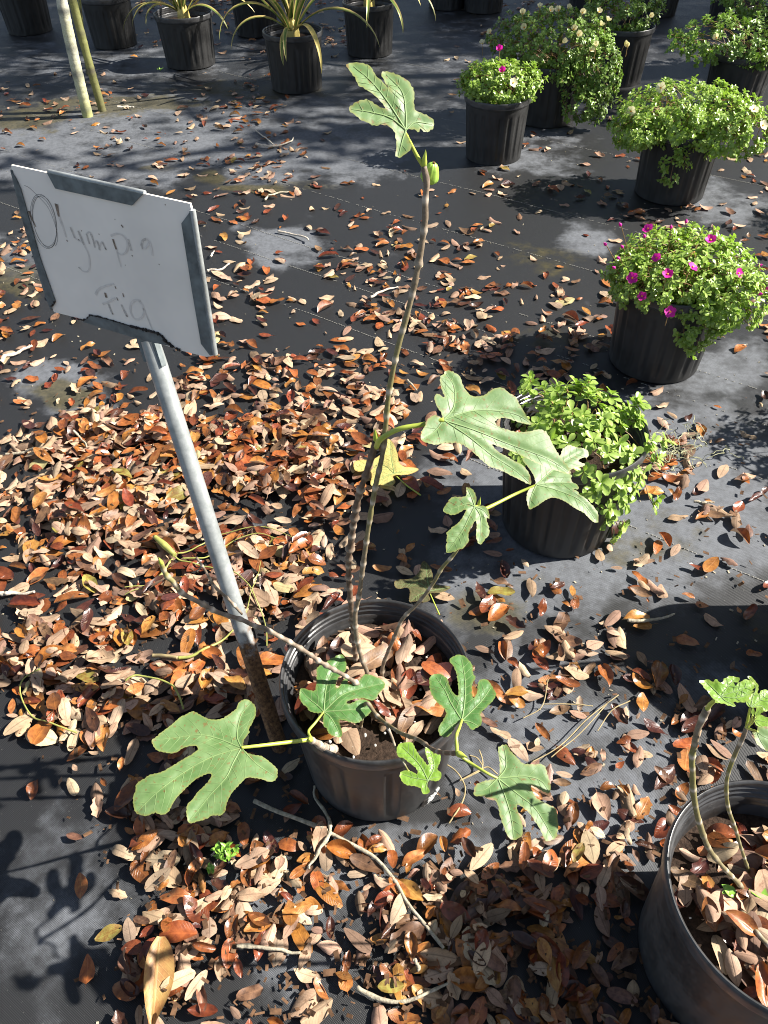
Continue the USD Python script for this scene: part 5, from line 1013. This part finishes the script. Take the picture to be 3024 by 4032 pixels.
LEAVES = []   # (mesh local, tone, matrix, area px, place)
TN = list(TONES); TP = [.30, .13, .25, .09, .20, .03]
PROTO = []
pg = np.random.default_rng(77)
for k in range(72): PROTO.append((dry_leaf(pg, 1.0, pg.uniform(.34, .58), [0, 1, 2, 3, 4, 0, 1, 2, 5, 6, 3, 4, 7][k % 13]), TN[pg.choice(6, p=TP)] if k >= 6 else TN[k]))
def drop(x, y, hm, x0, y0, g, L, wr, flip, tilt_max=.6, floor=None):
    th = g.uniform(0, 2 * PI); c, s = math.cos(th), math.sin(th)
    a = np.linspace(-.46, .46, 7) * L; b = np.array([-.8, 0, .8]) * L * wr * .5
    AA, BB = np.meshgrid(a, b, indexing='ij'); gxx, gyy = x + AA * c - BB * s, y + AA * s + BB * c
    ii, jj = ((gyy - y0) / HS).astype(int), ((gxx - x0) / HS).astype(int)
    ii, jj = np.clip(ii, 0, hm.shape[0] - 1), np.clip(jj, 0, hm.shape[1] - 1)
    h = hm[ii, jj]
    ta = np.clip((h[4:].mean() - h[:3].mean()) / (L * .55), -tilt_max, tilt_max) + g.normal(0, .07); tb = np.clip((h[:, 2].mean() - h[:, 0].mean()) / (L * wr), -tilt_max, tilt_max) + g.normal(0, .09)
    z = float(np.max(h - ta * AA - tb * BB) * .55 + np.mean(h - ta * AA - tb * BB) * .45) + .0022
    X_ = unit([c, s, ta]); Y_ = np.array([-s, c, tb]); Y_ = unit(Y_ - X_ * (Y_ @ X_)); Z_ = np.cross(X_, Y_)
    if flip: Y_, Z_ = -Y_, -Z_
    fine = np.linspace(-.45, .45, int(L * .9 / HS) + 2) * L; fb = np.linspace(-.4, .4, int(L * wr * .8 / HS) + 2) * L * wr
    FA, FB = np.meshgrid(fine, fb, indexing='ij'); m_ = (FA / (L * .46))**2 + (FB / (L * wr * .42))**2 < 1; FA, FB = FA[m_], FB[m_]
    i2, j2 = ((y + FA * s + FB * c - y0) / HS).astype(int), ((x + FA * c - FB * s - x0) / HS).astype(int); kk = (i2 >= 0) & (j2 >= 0) & (i2 < hm.shape[0]) & (j2 < hm.shape[1])
    np.maximum.at(hm, (i2[kk], j2[kk]), (z + ta * FA + tb * FB + .0012)[kk].astype(np.float32))
    return X_, Y_, Z_, z
order = lg.permutation(len(cx))
for k in order:
    x, y = cx[k], cy[k]
    L = float(np.clip(lg.normal(.0375 if y < .62 else (.046 if x < .05 and y < 1.7 else .043), .0095), .020, .068)) * (.5 if lg.random() < .09 else 1)
    pi = int(lg.integers(len(PROTO))); (pv, pf, puv), tone = PROTO[pi]
    wr = float(np.ptp(pv[:, 1]))
    flip = lg.random() < (.30 if (x > .0 and y < .44) else .45)  # fewer pale sides up in the shaded lower right, so its heap looks darker
    X_, Y_, Z_, z = drop(x, y, HM, -3.8, -.3, lg, L, min(wr, .55), flip)
    z = max(z, float(cloth_z(x, y)) + .003)
    dpt = float((np.array([x, y, z]) - EYE) @ FWD)
    LEAVES.append([pi, tone, L, X_, Y_, Z_, np.array([x, y, z]), L * FPX / dpt, 'cloth', flip])
# leaves lying in the two fig pots
for key, n_ in (('main', 135), ('br', 170), ('mid', 5), ('off1', 20)):
    p = POTS[key]; hm = np.full((90, 90), p['soil'] + .004, np.float32); x0, y0 = p['x'] - .18, p['y'] - .18
    for k in range(n_):
        L = float(np.clip(lg.normal(.050, .010), .025, .075)) * (.82 if key == 'br' else 1.0)
        lim = max(.02, p['rs'] - .40 * L); rr, th = lim * math.sqrt(lg.random()), lg.uniform(0, 2 * PI); x, y = p['x'] + rr * math.cos(th), p['y'] + rr * math.sin(th)
        if key == 'main' and abs(math.hypot(x - (p['x'] + .0), y - (p['y'] - .085))) < .034 and lg.random() < .85: continue
        pi = int(lg.integers(len(PROTO))); (pv, pf, puv), tone = PROTO[pi]
        flip = lg.random() < (.72 if key == 'main' else .4)
        X_, Y_, Z_, z = drop(x, y, hm, x0, y0, lg, L, .48, flip, .8)
        z = min(z, p['h'] + .0)
        P = np.array([x, y, z]); LEAVES.append([pi, tone, L, X_, Y_, Z_, P, L * FPX / float((P - EYE) @ FWD), key, flip])
px_, _ = pix(np.array([l[6] for l in LEAVES]))
vis = (px_[:, 0] > 20) & (px_[:, 0] < PW - 20) & (px_[:, 1] > 20) & (px_[:, 1] < PH - 20)
rank = np.argsort(-np.where(vis, [l[7] for l in LEAVES], 0))
single = set(rank[:300].tolist())
look = {'orange': 'orange-brown', 'amber': 'amber', 'russet': 'russet', 'maroon': 'dark maroon', 'grey': 'dull brown', 'olive': 'olive-yellow'}
MARKS = [('foot of the sign post', *P0[:2]), ('middle fig pot', POTS['main']['x'], POTS['main']['y']), ('succulent pot', POTS['mid']['x'], POTS['mid']['y']), ('lower right fig pot', POTS['br']['x'], POTS['br']['y']),
         ('fork of the long twig', *at(1296, 3298)[:2]), ('large golden leaf', *at(615, 3860)[:2]), ('curved bottom twig', *at(1560, 3940)[:2]), ('bright weed rosettes', *at(890, 3355)[:2]), ('clump of air moss', *at(2640, 1765)[:2]),
         ('straw stalk bundle', *at(2330, 2830)[:2]), ('yellow fallen fig leaf', *at(1550, 1840)[:2]), ('magenta moss rose pot', POTS['pink']['x'], POTS['pink']['y']), ('curled green stem', *at(130, 2790)[:2]), ('uprooted grass stalk', *at(640, 2170)[:2]), ('broad fig leaf tip', *at(560, 3230)[:2]), ('right front fig leaf', *at(2080, 3200)[:2]), ('short straight twig', *at(1090, 3755)[:2]), ('bent dry stem', *at(1830, 3120)[:2]),
         ('lower right picture corner', *at(2450, 4000)[:2]), ('lower left picture corner', *at(80, 3960)[:2]), ('bottom picture edge', *at(1250, 4020)[:2]), ('shadow edge', *at(2050, 3450)[:2])]
IN_POT = {'main': 'in the middle fig pot', 'br': 'in the lower right fig pot', 'mid': 'in the succulent pot', 'off1': 'in the pot beyond the right edge'}
SIDE = ['right of', 'behind', 'left of', 'in front of']
NTH = ['closest', 'second', 'third', 'fourth', 'fifth', 'sixth', 'seventh', 'eighth', 'ninth', 'tenth', 'eleventh', 'twelfth', 'thirteenth', 'fourteenth', 'fifteenth', 'sixteenth', 'seventeenth', 'eighteenth', 'nineteenth', 'twentieth']
bins, LAB = {}, {}
for k, l in enumerate(LEAVES):
    P, flip = l[6], l[9]; face = 'pale side' if flip else 'glossy side'
    if l[8] in IN_POT:
        p = POTS[l[8]]; dx, dy = P[0] - p['x'], P[1] - p['y']; key = (look[l[1]], face, IN_POT[l[8]] + ', ' + ['right', 'back', 'left', 'front'][int(round(math.atan2(dy, dx) / (PI / 2))) % 4] + ' part', 'from rim'); d = -math.hypot(dx, dy)
    else:
        m_ = min(MARKS, key=lambda q: math.hypot(P[0] - q[1], P[1] - q[2])); dx, dy = P[0] - m_[1], P[1] - m_[2]
        key = (look[l[1]], face, SIDE[int(round(math.atan2(dy, dx) / (PI / 2))) % 4] + ' the ' + m_[0], ''); d = math.hypot(dx, dy)
    bins.setdefault(key, []).append((d, k))
for key, lst in bins.items():
    for r_, (d, k) in enumerate(sorted(lst)):
        n_ = NTH[r_] if r_ < len(NTH) else f'number {r_ + 1}'
        LAB[k] = f'{n_} {key[0]} leaf {key[2]}, {key[1]}' if not key[3] else f'{key[0]} leaf {key[2]}, {n_} in, {key[1]}'
inst = {k: [] for k in range(len(PROTO))}
for k, (pi, tone, L, X_, Y_, Z_, P, a_, place, flip) in enumerate(LEAVES):
    if k in single:
        (pv, pf, puv), _ = PROTO[pi]
        w3 = P + L * (pv[:, :1] * X_ + pv[:, 1:2] * Y_ + pv[:, 2:] * Z_)
        o = obj('fallen_leaf', (w3, pf), 'dry_leaf_' + tone, None, smooth=True, uv=puv, loc=P)
        tag(o, LAB[k], 'fallen leaf', 'dry leaves lying in the fig pots' if place != 'cloth' else 'dry leaves lying on the cloth')
    else:
        inst[pi].append((X_ * L, Y_ * L, Z_ * L, P))
litter = UsdGeom.PointInstancer.Define(stage, '/World/leaf_litter')
tag(Node('/World/leaf_litter', (0, 0, 0)), 'smaller and more distant dry leaves scattered and heaped over the cloth', 'leaf litter', kind='stuff')
pos, ori, scl, idx = [], [], [], []
from scipy.spatial.transform import Rotation
paths = []
for k, ((pv, pf, puv), tone) in enumerate(PROTO):
    obj('dry_leaf', (pv, pf), 'dry_leaf_' + tone, Node('/World/leaf_litter', (0, 0, 0)), smooth=True, uv=puv)
    paths.append('/World/leaf_litter/dry_leaf' + (f'_{k:03d}' if k else ''))
    for X_, Y_, Z_, P in inst[k]:
        s_ = np.linalg.norm(X_); qd = Rotation.from_matrix(np.stack([X_, Y_, Z_], 1) / s_).as_quat()
        pos.append(P); ori.append(qd); scl.append(s_); idx.append(k)
litter.CreatePrototypesRel().SetTargets([Sdf.Path(p) for p in paths])
litter.CreatePositionsAttr(Vt.Vec3fArray.FromNumpy(np.array(pos, np.float32)))
litter.CreateOrientationsAttr(Vt.QuathArray([Gf.Quath(float(q[3]), float(q[0]), float(q[1]), float(q[2])) for q in ori]))
litter.CreateScalesAttr(Vt.Vec3fArray.FromNumpy(np.repeat(np.array(scl, np.float32)[:, None], 3, 1)))
litter.CreateProtoIndicesAttr(Vt.IntArray(idx))
print('leaves', len(LEAVES))
def ground_h(x, y):
    i, j = int((y + .3) / HS), int((x + 3.8) / HS)
    return float(HM[max(0, i - 2):i + 3, max(0, j - 2):j + 3].mean()) if 0 <= i < len(HY) and 0 <= j < len(HX) else 0.0
def lie(pxs, lift=.003, n=40, arch=0.0):
    p = spline([at(px, py) for px, py in pxs], n); z = np.array([ground_h(a[0], a[1]) for a in p]); z = gaussian_filter(z, 2.5)
    p[:, 2] = z + lift + arch * np.sin(np.linspace(0, PI, n)); return p
# big yellow folded leaf, lower left
a, b = at(632, 3690, .035), at(596, 4045, .012); Lb, db = float(np.linalg.norm(b - a)), unit(b - a); sb = unit(np.cross([0, 0, 1], db)); tb_ = np.linspace(0, 1, 16); wb = .034 * np.sin(PI * np.clip(tb_, .02, .97) ** .8) ** .65
vb_ = np.vstack([[a + db * Lb * t - sb * w * .35 + [0, 0, .62 * w], a + db * Lb * t + [0, 0, .004 * math.sin(5 * t) + .002], a + db * Lb * t + sb * w * .75 + [0, 0, .30 * w + .004 * math.sin(9 * t)]] for t, w in zip(tb_, wb)])
fb_ = np.array([t for k in range(15) for t in ([3 * k, 3 * k + 1, 3 * k + 3], [3 * k + 1, 3 * k + 4, 3 * k + 3], [3 * k + 1, 3 * k + 2, 3 * k + 4], [3 * k + 2, 3 * k + 5, 3 * k + 4])])
if np.cross(vb_[fb_[20, 1]] - vb_[fb_[20, 0]], vb_[fb_[20, 2]] - vb_[fb_[20, 0]])[2] < 0: fb_ = fb_[:, [0, 2, 1]]
bl = obj('large_leaf', (vb_, fb_), 'large_dry_leaf', None, smooth=True, loc=a, uv=np.array([(u, t) for t in tb_ for u in (0, .5, 1)]))
tag(bl, 'largest fallen leaf, golden yellow and folded lengthwise, lower left', 'fallen leaf')
# twigs
def twig(label, runs, r, m='twig_bark', lift=.006, name='twig', cat='twig'):
    P = at(*runs[0][0][:2]); t = thing(name, label, cat, P)
    for k, (pxs, s_) in enumerate(runs_of(runs)):
        p = lie(pxs, lift, 36); gg = np.random.default_rng(int(abs(pxs[0][0] * 7 + pxs[0][1]))); rr = np.linspace(r * s_, r * s_ * .55, 36) * (1 + .16 * gaussian_filter(gg.normal(size=36), .8)); obj('stick' if k == 0 else 'side_shoot', tube(p + gaussian_filter(gg.normal(0, r * 1.1, p.shape), (3, 0)), rr, 8), m, t, smooth=True)
def runs_of(runs): return [(r_, 1.0 if k == 0 else .8) for k, r_ in enumerate(runs)]
cA = lambda pts: crop(1000, 3000, .5425, pts)
twig('long forked lichen-grey twig lying below the middle pot', [cA([(0, 300), (150, 370), (300, 420), (500, 500), (560, 545), (750, 650), (900, 740), (1030, 900), (1110, 1040), (1240, 1200), (1375, 1380)]), cA([(545, 550), (535, 430), (470, 300), (440, 190)]), cA([(545, 550), (470, 680), (400, 800)])], .0042)
twig('curved thin grey twig at the bottom centre edge', [cA([(760, 1630), (900, 1720), (1050, 1750), (1200, 1720), (1400, 1630)]), cA([(1200, 1540), (1150, 1460)])], .0036)
twig('short straight pale twig low among the leaves, left of the bottom curved one', [cA([(-120, 1345), (0, 1360), (180, 1380), (350, 1395)])], .0034)
cB = lambda pts: crop(0, 0, .9114, pts)
twig('forked pale twig on the dusty cloth right of the slim trunks', [cB([(1105, 633), (1180, 640), (1250, 622), (1270, 600)]), cB([(1190, 636), (1150, 605), (1105, 565)])], .0045, 'pale_twig')
twig('short white twig beside the slim trunks', [cB([(510, 470), (560, 466), (580, 470)])], .005, 'pale_twig')
twig('pale twig near the light drying patch', [cB([(1200, 1003), (1260, 1015), (1320, 1035), (1335, 1048)])], .0042, 'pale_twig')
twig('pale twig right of the sign edge, below the drying patch', [cB([(895, 1178), (950, 1170), (995, 1150)]), cB([(910, 1118), (925, 1090)])], .0045, 'pale_twig')
twig('brown twig among leaves left of the tall fig stem', [cB([(1145, 870), (1190, 845), (1250, 832)])], .004)
twig('grey twig at the left edge below the sign', [crop(0, 1344, .9114, [(0, 95), (60, 65), (150, 28)])], .006, 'pale_twig')
twig('pale twig at the far left among heaped leaves', [crop(0, 1344, .9114, [(0, 1100), (60, 1098), (150, 1100)])], .005, 'pale_twig')
twig('brown twig in the left heap of leaves', [crop(0, 1344, .9114, [(30, 505), (90, 500), (170, 500)]), crop(0, 1344, .9114, [(330, 420), (360, 440), (385, 480)])], .004)
twig('thin dark twig right of the succulent pot', [crop(1512, 1344, .9114, [(1340, 700), (1380, 706), (1418, 704)])], .003)
twig('thin brown twig in the gap beside the right fig pot', [crop(1512, 1344, .9114, [(1040, 1215), (1100, 1220), (1200, 1205), (1260, 1190)])], .0036)
twig('slim dark twig pointing down on the dusty cloth by the yellow leaf', [crop(1300, 500, .5423, [(555, 1850), (590, 1890), (632, 1930)])], .003)
twig('pale twig lying across leaves left of the tall stem', [crop(1300, 500, .5423, [(295, 1250), (380, 1205), (500, 1165)])], .0042, 'pale_twig')
twig('grey stick lying in the lower right fig pot', [[(2690, 3230), (2800, 3212), (2960, 3195)]], .0) if False else None
# bent dry stems lying right of the middle pot
ds = thing('dry_stalk', 'curved dry stem lying on the cloth right of the middle pot', 'dry stem', at(1820, 3080))
obj('stalk', tube(lie(crop(1540, 2880, .4219, [(500, 310), (590, 370), (660, 460), (690, 560), (650, 700), (540, 870)]), .004), .0013, 6), 'dry_stalk', ds, smooth=True)
ds = thing('dry_stalk', 'branched straw stem beside the right front fig leaf', 'dry stem', at(1870, 3050))
for pts in ([(640, 470), (750, 420), (840, 365), (850, 280), (820, 185)], [(670, 455), (800, 385), (900, 345), (990, 410)], [(850, 330), (800, 260), (730, 235)]):
    obj('stalk', tube(lie(crop(1540, 2880, .4219, pts), .004), .0012, 5), 'dry_stalk', ds, smooth=True)
ds = thing('dry_stalk', 'bundle of straw stalks on the cloth left of the right fig', 'dry stem', at(2330, 2830))
for pts in ([(640, 350), (760, 280), (880, 160), (1010, 60)], [(720, 330), (840, 230), (960, 100)], [(690, 100), (800, 102), (900, 108)], [(920, 215), (980, 130), (1060, 85)], [(600, 160), (680, 110), (705, 0)]):
    obj('stalk', tube(lie(crop(1512, 2688, .9114, pts), .005), .0010, 5), 'dry_stalk', ds, smooth=True)
# uprooted green grass stalk left of the post
cG = lambda pts: crop(500, 2080, .4159, pts)
gs = thing('grass_stalk', 'uprooted yellow-green grass stalk with long runners crossing behind the post', 'grass stalk', at(640, 2170))
p = lie(cG([(298, 190), (350, 225), (420, 275), (470, 310)]), .016); obj('stalk_base', tube(p, np.r_[np.linspace(.0045, .0075, 20), np.linspace(.0075, .0055, 20)], 10), 'grass_stalk', gs, smooth=True)
for pts, r in (([(460, 300), (520, 345), (620, 370), (720, 400), (800, 412), (900, 440), (1000, 470), (1100, 550), (1180, 640), (1240, 760), (1290, 860), (1325, 990), (1330, 1140)], .0024), ([(490, 275), (560, 262), (640, 235), (720, 195), (850, 105), (1050, 65), (1250, 38), (1420, 60), (1580, 130)], .002), ([(540, 325), (650, 322), (760, 305), (900, 240), (1050, 170), (1200, 128), (1340, 130), (1480, 170)], .002),
              ([(440, 330), (400, 420), (330, 500), (200, 570), (0, 610)], .0022), ([(430, 380), (330, 490), (200, 600), (90, 655), (0, 685)], .002), ([(1140, 850), (1200, 700), (1250, 560), (1275, 370)], .0012)):
    obj('runner', tube(lie(cG(pts), .008, 60), np.linspace(r * .8, r * .4, 60), 6), 'grass_stalk', gs, smooth=True)
gs = thing('grass_stalk', 'pale green grass blade with withered tip left of the post foot', 'grass stalk', at(700, 2600))
obj('blade', tube(lie(cG([(1020, 1010), (900, 1100), (760, 1190), (620, 1255), (500, 1275)]), .006, 40), np.linspace(.0016, .0035, 40), 6), 'grass_stalk', gs, smooth=True)
obj('withered_tip', tube(lie(cG([(500, 1275), (400, 1255), (320, 1240), (250, 1232)]), .006, 30), np.linspace(.0035, .004, 30), 6), 'dry_stalk', gs, smooth=True)
gs = thing('grass_stalk', 'arched green grass stem above the broad left fig leaf', 'grass stalk', at(560, 2720))
obj('stem', tube(lie(cG([(20, 1520), (80, 1485), (150, 1470), (350, 1510), (460, 1570), (520, 1660), (550, 1750)]), .006, 50, .012), .0017, 7), 'grass_stalk', gs, smooth=True)
gs = thing('grass_stalk', 'thin curled green stem at the left edge', 'grass stalk', at(90, 2760))
obj('stem', tube(lie(crop(0, 2688, .9114, [(190, -30), (120, -10), (95, 30), (105, 90), (150, 160), (220, 190), (340, 230)]), .006, 50), .0014, 6), 'grass_stalk', gs, smooth=True)
# weeds and moss
g = np.random.default_rng(44)
def rosette(plant, c, n, L, m='weed_leaf'):
    for k in range(n):
        az, el = g.uniform(0, 6.28), g.uniform(.2, 1.1); obj('leaf', oval(c, [math.cos(az), math.sin(az), math.tan(el)], [0, 0, 1], L * g.uniform(.7, 1.2), L * .5, 5), m, plant, smooth=True)
w_ = thing('weed', 'bright green weed rosettes poking through leaves below the broad fig leaf', 'weed', at(890, 3355))
for px, py in ((850, 3345), (880, 3358), (905, 3372), (925, 3340), (890, 3335), (870, 3375)): rosette(w_, at(px, py, .016), 9, .011)
w_ = thing('weed', 'smaller bright green weed rosette just below the larger weed', 'weed', at(828, 3425))
for px, py in ((822, 3418), (836, 3426)): rosette(w_, at(px, py, .014), 8, .009)
w_ = thing('weed', 'tiny weed at the foot of the nearest striped plant pot', 'weed', at(632, 282)); rosette(w_, at(632, 278, .015), 8, .02)
am = thing('air_moss', 'tangled clump of dry grey-green moss on leaves right of the succulent pot', 'moss', at(2640, 1760))
parts = []
for k in range(70):
    c = at(2640 + g.normal(0, 75), 1765 + g.normal(0, 38), .012 + abs(g.normal(0, .012))); pts = [c]
    d = unit(np.append(g.normal(size=2), g.normal() * .3))
    for _ in range(7): d = unit(d + g.normal(size=3) * [.8, .8, .35]); pts.append(pts[-1] + d * .009); pts[-1][2] = max(pts[-1][2], .004)
    parts.append(tube(spline(pts, 20), .0009, 4, False))
tag(obj('strands', join(parts), 'air_moss', am, smooth=True), kind='stuff')
# fine litter: chips, grit and dark crumbs on the cloth
parts = []
for k in range(600):
    x, y = g.uniform(-1.6, 1.6), abs(g.normal(0, 1.4)) + .1
    L = abs(g.normal(.0013, .001)) + .0006; th = g.uniform(0, 6.28); d = np.array([math.cos(th), math.sin(th), g.normal() * .3])
    parts.append(box(d, np.cross(d, [0, 0, 1]), [x, y, cloth_z(x, y) + .0012], (L, L * g.uniform(.25, .7), .0006)))
tag(obj('litter_crumbs', join(parts), 'twig_bark', None), 'fine bark crumbs and chips strewn over the cloth', 'litter', kind='stuff')
parts = []
for k in range(4200):
    u, v = g.uniform(0, 16.6), g.uniform(7.5, 22); cvr = map_coordinates(COVER, [[np.clip(v - .5, 0, 21)], [np.clip(u - .5, 0, 16)]], order=1)[0]
    if g.random() > cvr * 1.2: continue
    P = at(u * 182.28, v * 182.28); L = abs(g.normal(.003, .0022)) + .001; th = g.uniform(0, 6.28); d = np.array([math.cos(th), math.sin(th), g.normal() * .35])
    parts.append(box(d, np.cross(d, [.2 * g.normal(), 0, 1]), [P[0], P[1], ground_h(P[0], P[1]) + .0015], (L, L * g.uniform(.2, .6), .0004)))
tag(obj('leaf_crumbs', join(parts), 'brown_crumb', None), 'brown crumbled leaf fragments among the heaped leaves', 'litter', kind='stuff')
